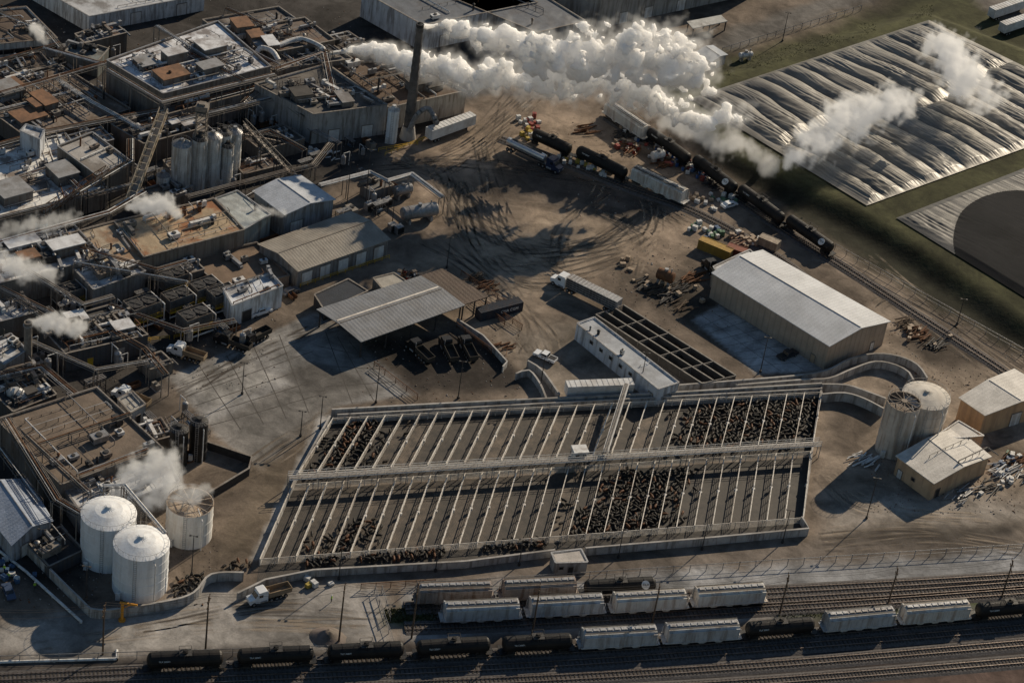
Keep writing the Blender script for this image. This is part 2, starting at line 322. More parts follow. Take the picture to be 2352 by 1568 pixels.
# ---------------- rooftop clutter ----------------
DUST=M('dusty_metal',(.27,.245,.22),(.16,.14,.12),.7,.1,1.2,stain=(.1,.06,.04),samt=.5)
FLAT=[M('roof_membrane_white',(.7,.71,.73),(.5,.5,.51),.8,0,.5,stain=(.12,.08,.06),samt=.6),M('roof_membrane_grey',(.3,.3,.31),(.2,.2,.2),.8,0,.5,stain=(.1,.07,.05),samt=.5),M('roof_sheet_rusty',(.26,.14,.08),(.14,.08,.05),.85,0,.5,stain=(.08,.05,.035),samt=.6),M('roof_tar',(.08,.072,.066),(.05,.046,.043),.85,0,.5)]
WALLD=M('plant_cladding',(.2,.185,.17),(.13,.12,.11),.8,0,.6,stain=(.08,.05,.035),samt=.6,streak=True)
def clutter(root,A,e1,e2,L1,L2,z,rnd,n,tall=1.):
    def at(s,t): return A+e1*(s*L1)+e2*(t*L2)
    th=math.atan2(e1.y,e1.x)
    if n>=20:
        for i in range(max(1,n//14)):
            a=rnd.uniform(.12,.26)*min(L1,40); b_=rnd.uniform(.14,.3)*min(L2,26); hh=rnd.uniform(1.2,3.4); s=rnd.uniform(.2,.8); t=rnd.uniform(.22,.78); c=at(s,t); mb=MB()
            mb.box((c.x,c.y,z+hh/2),(a,b_,hh),th); o=O('penthouse',mb,WALLD,root); mb=MB(); mb.box((c.x,c.y,z+hh+.1),(a+.4,b_+.4,.2),th); O('penthouse_roof',mb,rnd.choice(FLAT),o)
    for i in range(n):
        k=rnd.random(); s,t=rnd.uniform(.06,.94),rnd.uniform(.08,.92); c=at(s,t); mb=MB()
        if k<.3:
            a,b_,hh=rnd.uniform(.7,2.8),rnd.uniform(.6,1.8),rnd.uniform(.4,1.5)
            if rnd.random()<.12: a*=1.7;b_*=1.5;hh*=1.4
            mb.box((c.x,c.y,z+.15),(a*.8,b_*.8,.3),th,1); mb.box((c.x,c.y,z+.3+hh/2),(a,b_,hh),th)
            mb.box((c.x,c.y,z+.3+hh*.45),(a+.04,b_*.7,hh*.5),th,1)
            mb.cyl((c.x,c.y),min(a,b_)*.33,z+.3+hh,z+.5+hh,10,1)
            O('rooftop_unit',mb,[rnd.choice([WHT,WHT,GALV,GALV,DUST,DUST,STEEL]),STEEL],root)
        elif k<.48:
            r_=rnd.uniform(.12,.4); hh=rnd.uniform(.6,2.2)*tall; cc=(c.x,c.y)
            mb.cyl(cc,r_,z,z+hh,10); mb.cyl(cc,r_*1.5,z+hh+.15,z+hh+.45,10,0,r_*.4); mb.cyl(cc,r_*.3,z+hh,z+hh+.2,6)
            O('roof_vent',mb,rnd.choice([GALV,DUST,RUST,STEEL]),root)
        elif k<.92:
            r_=rnd.choice([.05,.06,.08,.1,.14,.22]); zz=z+rnd.uniform(.3,1.4)
            if rnd.random()<.55: a=at(rnd.uniform(.0,.5),t); b_=at(min(1,rnd.uniform(.5,1.1)),t); o_=e2
            else: a=at(s,rnd.uniform(.0,.5)); b_=at(s,min(1,rnd.uniform(.5,1.1))); o_=e1
            a=Vector((a.x,a.y,zz)); b_=Vector((b_.x,b_.y,zz)); mb.tube(a,b_,r_)
            mb.tube(b_,b_+o_*rnd.uniform(-4,4),r_); mb.tube(a,Vector((a.x,a.y,z)),r_)
            m_=int((b_-a).length/3)+1
            for j in range(m_+1):
                p=a.lerp(b_,j/m_); mb.box((p.x,p.y,(z+zz)/2),(.1,.1,zz-z),th,1)
            O('pipe',mb,[rnd.choice([WHT,GALV,DUST,DUST,RUST]),STEEL],root)
        else:
            a=rnd.uniform(2.5,7); wd=rnd.uniform(.4,.9); zz=z+rnd.uniform(.7,1.3); d=e1 if rnd.random()<.5 else e2; tt=math.atan2(d.y,d.x)
            p0=c-d*a/2; p1=c+d*a/2
            mb.box((c.x,c.y,zz),(a,wd,wd),tt); mb.box((p0.x,p0.y,(zz+z)/2-.1),(wd*.95,wd*.95,zz-z),tt); mb.box((p1.x,p1.y,zz+.2),(wd*1.1,wd*1.1,wd*1.5),tt)
            O('duct',mb,rnd.choice([GALV,WHT,DUST]),root)
# ---------------- buildings ----------------
FOOT=[]
def unit(v): v=Vector((v.x,v.y,0)); return v.normalized()
def bld(label,px,h,wc,rc,par=.5,gable=0,gdir=0,clut=0,seed=1,doors=(),wins=(),rib=1.2,rrib=None,name='building',cat='building',rst=(.07,.05,.035),samt=.6,open_=False,wst=(.1,.075,.055),tall=1.,rc2=None,rsc=.35,ribc=.16):
    W=[P(u,v,h) for u,v in px]; c=sum(W,Vector())/4; c.z=0; FOOT.append([tuple(p[:2]) for p in W])
    L=[Vector((p.x-c.x,p.y-c.y,0)) for p in W]
    root=T(name,label,cat,c)
    A,B,C,D=L; e1=unit(B-A); e2=unit(D-A); L1=(B-A).length; L2=(D-A).length
    key='%s_%d'%(name,len(MC))
    wm=M('wall_'+key,wc,tuple(x*.8 for x in wc),.75,0,.3,stain=wst,samt=.6,streak=True,rib=((e1.x+e2.x,e1.y+e2.y),rib,.06),ribc=.25)
    rm=M('roof_'+key,rc,rc2 or tuple(x*.72 for x in rc),.6 if rrib else .85,0,rsc,stain=rst,samt=samt,sscale=.16,rib=(tuple((e1 if gdir==0 else e2)[:2]),rrib,.08) if rrib else None,bump=.25,ribc=ribc)
    mb=MB()
    if gable or par==0:
        if not open_: mb.prism(L,0,h-.02)
        if gable:
            if gdir==0: r0=(A+D)/2; r1=(B+C)/2; tri=[(A,D,r0),(B,C,r1)]
            else: r0=(A+B)/2; r1=(D+C)/2; tri=[(A,B,r0),(D,C,r1)]
            if not open_:
                for a,b_,r_ in tri:
                    mb.add([(a.x,a.y,h-.02),(b_.x,b_.y,h-.02),(r_.x,r_.y,h+gable-.02)],[(0,1,2)])
            rb=MB(); ov=.45
            def slab(p,q,r_,s_):
                up=Vector((0,0,.18)); vs=[Vector(x) for x in (p,q,r_,s_)]; rb.add(vs+[x+up for x in vs],[(3,2,1,0),(4,5,6,7),(0,1,5,4),(1,2,6,5),(2,3,7,6),(3,0,4,7)])
            def z(v,zz): return Vector((v.x,v.y,zz))
            if gdir==0:
                o=e1*ov; dn=e2*ov; dz=gable/(L2/2)*ov
                slab(z(A-o-dn,h-dz),z(B+o-dn,h-dz),z(r1+o,h+gable),z(r0-o,h+gable)); slab(z(r0-o,h+gable+.003),z(r1+o,h+gable+.003),z(C+o+dn,h-dz),z(D-o+dn,h-dz))
            else:
                o=e2*ov; dn=e1*ov; dz=gable/(L1/2)*ov
                slab(z(A-o-dn,h-dz),z(r0-o,h+gable),z(r1+o,h+gable),z(D+o-dn,h-dz)); slab(z(r0-o,h+gable+.003),z(B-o+dn,h-dz),z(C+o+dn,h-dz),z(r1+o,h+gable+.003))
            O('roof',rb,rm,root)
            cb=MB(); q=Vector((0,0,.2)); cb.tube(z(r0,h+gable)+q,z(r1,h+gable)+q,.12,4); O('ridge_cap',cb,GALV if sum(rc)>.9 else DUST,root)
        else:
            rb=MB(); rb.prism([A-(e1+e2)*.3,B+(e1-e2)*.3,C+(e1+e2)*.3,D-(e1-e2)*.3],h,h+.25); O('roof',rb,rm,root)
        if open_:
            k1=max(2,int(L1/7)); k2=max(1,int(L2/9))
            for i in range(k1+1):
                for j in range(k2+1):
                    cb=MB(); p=A+e1*(L1*i/k1*.98+.2)+(D-A)*(j/k2*.97+.01); cb.box((p.x,p.y,h/2),(.35,.35,h)); O('column',cb,STEEL,root)
        else: O('wall',mb,wm,root)
    else:
        i_=.35; inn=[A+(e1+e2)*i_,B+(-e1+e2)*i_,C-(e1+e2)*i_,D+(e1-e2)*i_]
        vs=[(p.x,p.y,0) for p in L]+[(p.x,p.y,h) for p in L]+[(p.x,p.y,h) for p in inn]+[(p.x,p.y,h-par-.1) for p in inn]
        fs=[]
        for i in range(4):
            j=(i+1)%4; fs+=[(i,j,4+j,4+i),(4+i,4+j,8+j,8+i),(8+i,8+j,12+j,12+i)]
        mb.add(vs,fs); O('wall',mb,wm,root)
        rb=MB(); rb.prism([p for p in inn],h-par-.3,h-par); O('roof',rb,rm,root)
        tb=MB()
        for i in range(4):
            a,b_=L[i],L[(i+1)%4]
            tb.sweep([Vector((a.x,a.y,0)),Vector((b_.x,b_.y,0))],.36,h+.001*i,h+.08+.001*i)
        O('parapet_coping',tb,DUST if sum(rc)<1.2 else GALV,root)
    zr=h-par if not gable and par else h+gable*.5+.1
    rnd=random.Random(seed)
    if clut: clutter(root,A,e1,e2,L1,L2,zr,rnd,clut,tall)
    for ei,t,dw,dh,z0,mt,nm in list(doors)+list(wins):
        a,b_=L[ei],L[(ei+1)%4]; d=(b_-a); ln=d.length; d.normalize(); nn=Vector((d.y,-d.x,0)); p=a+d*(t*ln)+nn*.04
        q=MB(); q.box((p.x,p.y,z0+dh/2),(dw,.12,dh),math.atan2(d.y,d.x)); o=O(nm,q,mt,root)
        q=MB(); th=math.atan2(d.y,d.x); p2=p+nn*.05; q.box((p2.x,p2.y,z0+dh+.06),(dw+.24,.16,.12),th)
        for sgn in (-1,1): pp=p2+d*(sgn*(dw/2+.06)); q.box((pp.x,pp.y,z0+dh/2),(.12,.16,dh),th)
        O('frame',q,DUST,o)
    return root,L,e1,e2,L1,L2,h
def D_(e,t,w_=3.,h_=3.5,m_=None): return (e,t,w_,h_,.02,m_ or WHT,'door')
def W_(e,t,w_=1.6,h_=1.2,z=2.): return (e,t,w_,h_,z,GLASS,'window')
BR=(.12,.09,.072); WH=(.5,.5,.5)
# -- plant, north-west; dark roof tones have cloud shade painted into them
bld('white-walled block with a window band and brown roof',[(-120,112),(132,88),(60,15),(-200,40)],5.5,(.6,.6,.58),BR,clut=24,seed=2,wins=[W_(0,.05+.1*i,2.6,1.3,2.2) for i in range(10)])
bld('long white metal factory hall with pale roof',[(205,38),(470,-12),(330,-80),(60,-45)],5,(.7,.71,.72),(.5,.51,.53),clut=24,seed=3,doors=[D_(0,.4),D_(0,.8)])
bld('small grey-green plant room beside pipes',[(150,118),(225,140),(250,112),(175,88)],5,(.16,.18,.18),(.2,.22,.22),clut=9,seed=4,doors=[D_(0,.5,1.2,2.2)])
bld('tall main block with silver patched roof and ducts',[(375,215),(622,152),(500,48),(245,138)],11,(.24,.215,.195),(.8,.82,.86),rst=(.1,.07,.055),samt=.8,clut=72,seed=5,rc2=(.56,.57,.6),wins=[W_(0,.1+.2*i,2,1.2,7) for i in range(5)])
bld('low annex with brown-streaked panel facade',[(385,262),(632,196),(622,168),(375,232)],7,(.34,.29,.255),(.15,.125,.11),clut=18,seed=6,wst=(.07,.045,.03))
bld('dark flat-roofed block with white ducting',[(625,160),(810,135),(640,15),(465,45)],8,(.22,.21,.2),(.1,.083,.073),clut=66,seed=7,samt=.4,rst=(.4,.37,.34))
bld('dark grey block with corrugated side walls',[(720,262),(890,240),(745,148),(585,192)],9,(.38,.375,.37),(.095,.088,.083),clut=40,seed=8,rib=1.8,doors=[D_(0,.3),D_(0,.75)],rst=(.2,.175,.15))
bld('boiler house with brown roof and striped panel facade',[(893,247),(1072,208),(925,135),(750,146)],7,(.5,.45,.39),(.13,.09,.066),clut=38,seed=9,rib=2.2,wst=(.08,.04,.025),tall=1.8)
bld('low brown-roofed block crossed by pipes',[(70,322),(300,250),(140,150),(-110,190)],5,(.14,.12,.11),(.15,.112,.086),clut=70,seed=10,rst=(.36,.31,.27),samt=.5)
bld('dark roofed infill block behind the silos',[(330,330),(480,290),(400,240),(255,285)],6,(.14,.12,.11),(.085,.072,.064),clut=40,seed=31)
bld('small blue-roofed plant room',[(105,302),(190,277),(162,254),(80,272)],4,(.14,.17,.2),(.06,.13,.24),clut=2,seed=11,doors=[D_(0,.5,1.2,2.2)])
bld('white tower-like machine room on the roof',[(46,300),(92,320),(103,298),(60,285)],11,(.6,.63,.68),(.65,.67,.7),seed=12,rib=3)
bld('wide plant hall with stained white membrane roof',[(-60,515),(245,430),(150,305),(-100,365)],6,(.24,.215,.195),(.78,.77,.75),rst=(.12,.075,.05),samt=.85,clut=38,seed=13,rc2=(.62,.61,.58))
bld('raised grey-roofed hall beside conveyor',[(222,402),(298,368),(212,303),(132,335)],9,(.2,.18,.16),(.42,.4,.38),clut=6,seed=14)
bld('rust-stained tan roofed process hall',[(330,590),(562,527),(492,455),(262,508)],7.5,(.23,.2,.17),(.42,.32,.21),rst=(.25,.095,.035),samt=.9,clut=16,seed=15,par=.3,rrib=3.)
bld('tan-roofed process hall section',[(228,632),(345,590),(270,505),(160,535)],7,(.23,.2,.17),(.42,.35,.26),rst=(.24,.12,.055),samt=.7,clut=13,seed=16,par=.3,rrib=3.)
bld('pale green-grey metal building end section',[(560,527),(622,492),(545,437),(495,455)],7,(.25,.28,.275),(.46,.49,.48),seed=17,par=.2,clut=2,rrib=2,samt=.3)
bld('silver corrugated metal warehouse with plain walls',[(655,492),(766,458),(690,405),(585,440)],7,(.3,.32,.35),(.52,.55,.6),gable=1.1,gdir=1,seed=18,rrib=.8,samt=.15,doors=[D_(0,.25,3.5,4.)])
bld('long low warehouse with brown-grey ribbed roof',[(685,622),(892,550),(805,488),(597,562)],4.6,(.28,.27,.265),(.3,.27,.23),gable=1.2,gdir=0,seed=19,rrib=.8,samt=.3,rst=(.17,.135,.105),doors=[D_(0,.1),D_(0,.3),D_(0,.5),D_(0,.7),D_(0,.9)])
bld('long plant wing with white-grey cluttered roof',[(-60,665),(238,590),(170,515),(-90,575)],7,(.22,.21,.2),(.7,.71,.73),samt=.8,clut=62,seed=20,rst=(.12,.08,.06))
bld('low brown flat-roofed loading annex',[(520,668),(665,632),(590,556),(430,592)],3,(.2,.15,.12),(.22,.155,.11),clut=7,seed=21,samt=.3)
bld('small white-roofed process block with pipes',[(215,665),(335,622),(265,578),(165,612)],6,(.27,.26,.25),(.7,.71,.73),clut=22,seed=22)
bld('white sheet-wrapped building beside parked pickup',[(533,702),(650,656),(622,625),(512,662)],6,(.78,.79,.8),(.66,.69,.74),clut=8,seed=23,doors=[D_(0,.3,2.5,3,STEEL)],wst=(.2,.15,.1),rib=5)
bld('dark grey process building with yellow railing',[(150,812),(340,768),(250,700),(88,745)],5,(.09,.09,.095),(.08,.076,.073),clut=48,seed=24,doors=[D_(0,.3,1.4,2.3,YEL),D_(0,.65,2.5,3,GALV)])
bld('small pale-roofed block at the stack',[(10,838),(62,803),(25,765),(-50,792)],7,(.25,.24,.24),(.56,.57,.59),clut=10,seed=25)
bld('dark plant room crowded with tanks',[(30,945),(130,905),(80,850),(-40,880)],5,(.08,.08,.08),(.08,.075,.07),clut=34,seed=26)
bld('large rendering hall with brown gravel roof',[(140,1112),(376,1030),(222,888),(-8,962)],8,(.18,.165,.155),(.2,.155,.12),rst=(.09,.072,.057),samt=.5,clut=19,seed=27)
bld('pale metal-roofed lean-to beside steaming tanks',[(195,1190),(412,1105),(385,1045),(150,1125)],6,(.28,.27,.26),(.62,.63,.65),rst=(.14,.1,.07),samt=.85,clut=19,seed=28,rrib=1.5,par=.15)
bld('little white plant cabin near parked truck',[(300,948),(335,928),(305,898),(270,915)],4,(.5,.5,.49),(.42,.4,.37),clut=2,seed=29,doors=[D_(0,.5,1.2,2.2,STEEL)])
bld('blue-grey metal shed with sloping roof',[(28,1248),(117,1195),(62,1103),(-60,1135)],5,(.36,.39,.44),(.34,.39,.48),gable=1.6,gdir=1,seed=30,rrib=.9,samt=.2,doors=[D_(0,.35,2.5,3,WHT)])
bld('low dark pump house beside white tanks',[(112,1300),(192,1262),(140,1208),(58,1235)],3,(.08,.08,.09),(.05,.05,.053),clut=10,seed=32,samt=.3)
for i,(px,h,rc,cl) in enumerate([([(170,345),(262,320),(232,292),(140,315)],5,(.5,.49,.47),10),([(600,345),(700,318),(650,285),(555,310)],4,(.1,.088,.08),14),([(-60,185),(120,150),(90,118),(-80,150)],4.5,(.16,.125,.1),18),
    ([(195,100),(292,75),(262,52),(172,78)],6,(.3,.3,.3),12),([(345,472),(440,442),(402,412),(310,440)],4,(.2,.17,.145),12),([(0,738),(88,715),(58,682),(-30,702)],6,(.5,.5,.51),12),([(345,848),(398,832),(370,806),(318,822)],3,(.14,.13,.12),8),
    ([(330,1018),(398,1000),(370,958),(308,976)],4,(.12,.11,.1),12),([(390,640),(470,618),(440,590),(368,610)],4,(.3,.29,.28),10),([(640,118),(770,92),(700,40),(575,62)],9.5,(.17,.14,.12),18),([(780,120),(850,105),(800,72),(735,86)],5,(.1,.085,.075),12),
    ([(400,400),(480,380),(450,350),(375,368)],3.5,(.14,.12,.1),12),([(560,400),(650,378),(620,352),(535,372)],3,(.12,.1,.09),10),([(20,880),(100,858),(70,832),(0,850)],6,(.2,.19,.18),12)]):
    bld('low infill plant shed packed between halls',px,h,(.17,.155,.14),rc,clut=cl,seed=100+i,doors=[D_(0,.4,1.2,2.2,DUST)],rst=(.2,.1,.05) if i%3==0 else (.07,.05,.04),name='plant_shed',cat='shed')
# -- north warehouses
bld('huge pale metal warehouse with flat grey roof',[(972,58),(1235,5),(1050,-70),(832,-20)],8,(.55,.59,.65),(.14,.15,.17),seed=33,samt=.3,clut=6,rib=2.5,rrib=4,par=.3,doors=[D_(0,.2),D_(0,.5)])
bld('grey flat-roofed distribution warehouse',[(1235,75),(1345,48),(1165,-62),(1040,-4)],8,(.24,.26,.28),(.14,.15,.17),seed=34,samt=.3,clut=4,rrib=4,par=.3)
bld('wide warehouse with beige panel facade',[(1385,-20),(1760,-98),(1600,-160),(1250,-100)],12,(.36,.35,.33),(.2,.21,.22),seed=35,clut=3,rib=3.5,par=.3,doors=[D_(0,.15),D_(0,.3),D_(0,.5)])
bld('small open-sided white carport',[(1592,66),(1668,50),(1655,38),(1580,52)],3,WH,(.5,.5,.48),par=0,open_=True,seed=36,name='carport',cat='carport')
bld('small blue-grey shed by the lagoon bank',[(1634,142),(1668,126),(1638,107),(1604,120)],3,(.25,.28,.32),(.34,.38,.44),gable=.7,gdir=1,seed=37,rrib=.8,samt=.2,doors=[D_(0,.5,2,2.3)])
# -- livestock side
r_=bld('open livestock shed with weathered blue-grey roof and pale strip',[(830,783),(1062,701),(966,637),(733,712)],4.6,(.2,.18,.16),(.215,.225,.245),gable=.5,gdir=0,seed=38,samt=.35,open_=True,name='livestock_shed',cat='shed',rst=(.14,.13,.12),rsc=.25,rrib=1.,ribc=.14,rc2=(.155,.16,.172))
bld('rusty brown roofed end bay of the livestock shed',[(1064,700),(1118,682),(1015,620),(968,636)],4.4,(.1,.08,.07),(.1,.068,.05),par=0,seed=39,samt=.5,open_=True,name='livestock_shed',cat='shed',rrib=1.1,ribc=.2)
bld('dark blue flat storage shed',[(745,712),(845,668),(800,640),(722,676)],3,(.03,.035,.045),(.035,.042,.055),seed=40,par=.1,samt=.2,rst=(.05,.045,.045),doors=[D_(0,.5,2.5,2.4,STEEL)])
bld('small tan-roofed office hut',[(880,665),(937,648),(905,626),(857,638)],3,(.28,.25,.21),(.42,.39,.34),seed=41,par=.1,samt=.2,doors=[D_(0,.5,1,2.1,STEEL)],wins=[W_(0,.2,1,1,1.2)])
bld('long narrow block building beside cattle chutes',[(1512,893),(1560,878),(1365,728),(1325,742)],4.6,(.58,.61,.66),(.46,.48,.51),seed=42,par=.25,samt=.3,clut=4,rib=4,doors=[(3,.93,1.3,2.3,.02,WHT,'door'),(0,.5,1.2,2.2,.02,GALV,'door')],wins=[(3,.2+.12*i,.9,.8,2.3,GLASS,'window') for i in range(5)],name='livestock_office',cat='building')
bld('large new tan metal building with pale ribbed roof',[(1905,793),(2040,738),(1752,577),(1640,628)],7,(.4,.32,.25),(.62,.635,.66),gable=1.6,gdir=1,seed=43,rrib=1.,samt=.06,rib=1.5,wst=(.3,.25,.2),rsc=.1,doors=[(0,.8,1.2,2.3,.02,WHT,'door'),(3,.9,1.2,2.2,.02,TAN,'door')],name='metal_building')
bld('pale-roofed lean-to on the tan metal building',[(1648,627),(1742,590),(1722,573),(1638,612)],5.5,(.36,.31,.25),(.56,.57,.59),seed=44,par=.1,samt=.1,rrib=1.,name='metal_building')
bld('tan block building with pale shallow roof',[(2262,952),(2420,905),(2330,850),(2208,915)],6,(.55,.37,.22),(.62,.59,.55),gable=1,gdir=1,seed=45,rrib=1.,samt=.1,rib=5,wst=(.33,.22,.15),doors=[D_(0,.5)],name='utility_building')
bld('tan block pump building with pale hipped roof',[(2145,1108),(2272,1048),(2195,985),(2063,1048)],5,(.55,.38,.24),(.62,.59,.55),gable=.9,gdir=1,seed=46,rrib=1.,samt=.08,rib=5,wst=(.33,.22,.15),doors=[(0,.12,1.3,2.3,.02,STEEL,'door'),(3,.15,1.2,2.2,.02,WHT,'door')],wins=[(3,.5,.8,.8,1.8,GLASS,'window')],name='utility_building',clut=2)
bld('tan rear wing of the pump building',[(2200,1005),(2260,1000),(2202,966),(2150,1000)],5.4,(.55,.38,.24),(.62,.59,.55),seed=47,par=.1,samt=.1,rib=5,name='utility_building')
bld('little concrete block hut on the pen wall',[(1276,1292),(1350,1290),(1335,1260),(1266,1268)],3.2,(.4,.38,.35),(.5,.46,.42),seed=48,par=.1,samt=.15,rib=4,doors=[D_(0,.5,1,2,STEEL)],wins=[W_(0,.2,.8,.7,1.4)],name='pump_hut',cat='hut')
root,L,e1,e2,L1,L2,h=r_; A,B,C,Dd=L; mb=MB()
a=(A*.42+Dd*.58); b_=(B*.42+C*.58); z=h+.5*.84+.2; mb.sweep([Vector((a.x,a.y,0)),Vector((b_.x,b_.y,0))],.5,z,z+.06); O('skylight_strip',mb,FENCE,root)
# ---------------- cooling towers ----------------
CAS=M('cooling_casing',(.13,.125,.12),(.07,.065,.06),.7,0,.8,stain=(.2,.17,.14),samt=.4,streak=True)
def cooling():
    r=T('cooling_tower','dark cooling tower with open louvred cell top','cooling tower',group='cooling towers on the plant')
    mb=MB()
    for x in (-4,4):
        for y in (-2.6,2.6): mb.box((x,y,1.2),(.3,.3,2.4))
    mb.box((0,0,2.4),(8.6,5.6,.3)); O('frame',mb,GALV,r)
    mb=MB(); mb.box((0,0,4.3),(8.2,5.2,3.5))
    for i in range(7): mb.box((0,0,2.9+i*.5),(8.4,5.4,.12))
    O('casing',mb,CAS,r)
    mb=MB(); mb.box((0,2.5,6.3),(8.2,.1,.5)); mb.box((0,-2.5,6.3),(8.2,.1,.5)); mb.box((4,0,6.3),(.1,4.8,.5)); mb.box((-4,0,6.3),(.1,4.8,.5)); mb.box((0,0,6.12),(.15,4.8,.15)); O('rim',mb,DUST,r)
    mb=MB(); mb.box((0,0,6.07),(7.9,4.9,.03))
    for x in (-2,2): mb.cyl((x,0),1.9,6.1,6.5,18); mb.box((x,0,6.55),(3,.3,.05),.7); mb.box((x,0,6.62),(3,.3,.05),2.2)
    O('fan',mb,STEEL,r)
    mb=MB()
    for y in (-3.1,):
        for z in (3.4,3.9): mb.tube((-4.3,y,z),(4.3,y,z),.05,4)
        for i in range(6): mb.tube((-4.3+i*1.72,y,2.5),(-4.3+i*1.72,y,3.9),.05,4)
        mb.box((0,-2.95,2.55),(8.6,.7,.08))
    O('walkway_railing',mb,YEL,r)
    mb=MB(); mb.tube((-4.5,-3.2,1.2),(4.8,-3.2,1.2),.25,8); mb.tube((4.5,-3.2,1.2),(4.5,-3.2,6),.2,8); mb.tube((4.5,-3.2,6),(4.5,3,6),.2,8); O('pipe',mb,WHT,r); return r
th=ang(P(685,622),P(892,550))
for (u,v,s) in [(155,700,.75),(325,740,.9),(345,625,.75),(395,668,.78),(405,715,.78),(445,762,.85),(468,690,.78),(508,705,.75)]:
    inst('cool',cooling,P(u,v),th,(s,s,s))
# ---------------- silos & tanks ----------------
SILO=M('silo_paint',(.64,.64,.63),(.5,.49,.47),.55,0,.5,stain=(.18,.13,.08),samt=.6,streak=True)
TANKW=M('tank_white',(.82,.83,.84),(.74,.75,.76),.5,0,.4,stain=(.4,.35,.3),samt=.22,streak=True)
SILT=M('silo_tan',(.58,.52,.46),(.48,.42,.36),.6,0,.4,stain=(.26,.19,.14),samt=.5,streak=True)
SPK=M('silo_lid',(.26,.22,.18),(.17,.13,.1),.8,0,.7,stain=(.1,.07,.05),samt=.5)
def silo(label,u,v,r,h,mat,roofm,dome=.3,open_=False,name='silo',group=None):
    c=P(u,v,h); rt=T(name,label,name.replace('_',' '),(c.x,c.y,0),group=group); n=36
    mb=MB(); lst=[]
    k=max(3,int(h/2.2))
    for i in range(k):
        z0=h*i/k; z1=h*(i+1)/k; lst+=[(z0+.001,r),(z1-.1,r),(z1-.09,r+.05),(z1-.01,r+.05)]
    mb.rings(((0,0),lst),n,0,not open_)
    if open_: mb.rings(((0,0),[(h,r+.06),(h,r-.15),(h-1.5,r-.15)]),n,1,False); mb.rings(((0,0),[(h-1.6,r-.15),(h-1.5,r-.15)]),n,1)
    O('shell',mb,[mat,roofm],rt)
    mb=MB()
    if not open_:
        mb.rings(((0,0),[(h,r+.08),(h+dome,r*.5),(h+dome*1.4,.5),(h+dome*1.4+.5,.5)]),n)
        for i in range(16):
            a=6.283*i/16; mb.tube((math.cos(a)*r,math.sin(a)*r,h+.05),(math.cos(a)*.5,math.sin(a)*.5,h+dome*1.45),.06,4)
    else:
        for i in range(12):
            a=6.283*i/12; mb.tube((math.cos(a)*r,math.sin(a)*r,h+.02),(math.cos(a)*.4,math.sin(a)*.4,h+.1),.1,4)
        mb.cyl((0,0),.7,h-.2,h+.3,12)
    O('roof',mb,roofm,rt)
    mb=MB()
    for i in range(24):
        a=6.283*i/24; p=(math.cos(a)*r*.97,math.sin(a)*r*.97); q=(math.cos(a+.262)*r*.97,math.sin(a+.262)*r*.97)
        mb.tube((*p,h),(*p,h+1),.03,4); mb.tube((*p,h+1),(*q,h+1),.03,4)
    O('guard_rail',mb,GALV,rt)
    mb=MB(); 
    for s in (-.3,.3): mb.tube((s,-r-.3,0),(s,-r-.3,h+1),.05,4)
    for i in range(int(h/.5)): mb.tube((-.3,-r-.3,.4+i*.5),(.3,-r-.3,.4+i*.5),.03,4)
    O('ladder',mb,GALV,rt)
    mb=MB(); mb.tube((r*.7,-r*.9,0),(r*.7,-r*.9,h*.9),.12,6); mb.tube((r*.7,-r*.9,h*.9),(r*.4,-r*.4,h+.3),.12,6); mb.box((-r*.6,-r*.95,1),(.9,.5,1.8)); O('side_pipe',mb,WHT,rt); return rt
silo('large white storage tank with seamed conical roof',250,1178,5.4,11,TANKW,TANKW,1.,name='storage_tank')
silo('large white storage tank beside the dark wall',325,1246,5.4,11,TANKW,TANKW,1.,name='storage_tank')
silo('steaming white tank with rusty rim',437,1153,4.7,8.5,M('tank3',(.8,.78,.75),(.7,.68,.64),.5,0,.4,stain=(.42,.3,.2),samt=.25,streak=True),M('tank3top',(.45,.38,.31),(.32,.24,.17)),.3,True,name='storage_tank')
silo('open-topped tan silo with brown spoked top',2077,922,3.8,13.5,SILT,SPK,.3,True)
silo('wide tan silo with pale conical top',2128,908,5.4,12.5,SILT,M('silo_top',(.6,.56,.5),(.46,.42,.37)),.7)
for i,(u,v,r,h) in enumerate([(418,330,2.4,14),(460,318,1.9,14.5),(490,312,2.2,14),(516,305,1.9,13.5),(540,302,1.8,13),(524,335,1.5,11)]):
    silo('tall pale grain silo with stained shell',u,v,r,h,SILO,STEEL if i%2 else GALV,.7,group='silo cluster beside conveyor')
for u,v in ((412,985),(458,968)): silo('slim black process silo with railing',u,v,1.9,9.5,BLACK,STEEL,.4,group='black silos')
silo('white upright tank beside the chimney',905,252,1.5,9.5,TANKW,WHT,.6,name='storage_tank')
silo('pale hopper bin on plant yard',375,402,1.6,6,SILO,GALV,.5); silo('blue process vessel on the plant roof edge',95,508,1.4,7.5,M('blue_v',(.08,.2,.28)),STEEL,.5,name='storage_tank')
mb=MB(); c=P(455,430); 
rt=T('elevator_tower','open steel bucket elevator tower','tower',c)
for x in (-1.2,1.2):
    for y in (-1.2,1.2): mb.box((x,y,11),(.22,.22,22))
for i in range(9):
    z=2.4*i; 
    for s in (-1.2,1.2): mb.tube((-1.2,s,z),(1.2,s,z+2.4),.08,4); mb.tube((s,1.2,z),(s,-1.2,z+2.4),.08,4)
    mb.box((0,0,z+2.4),(2.6,2.6,.12))
O('frame',mb,DUST,rt); mb=MB(); mb.box((0,0,22.8),(3.,2.6,1.4)); mb.box((0,0,23.7),(1.6,1.6,.6)); O('head_house',mb,DUST,rt)
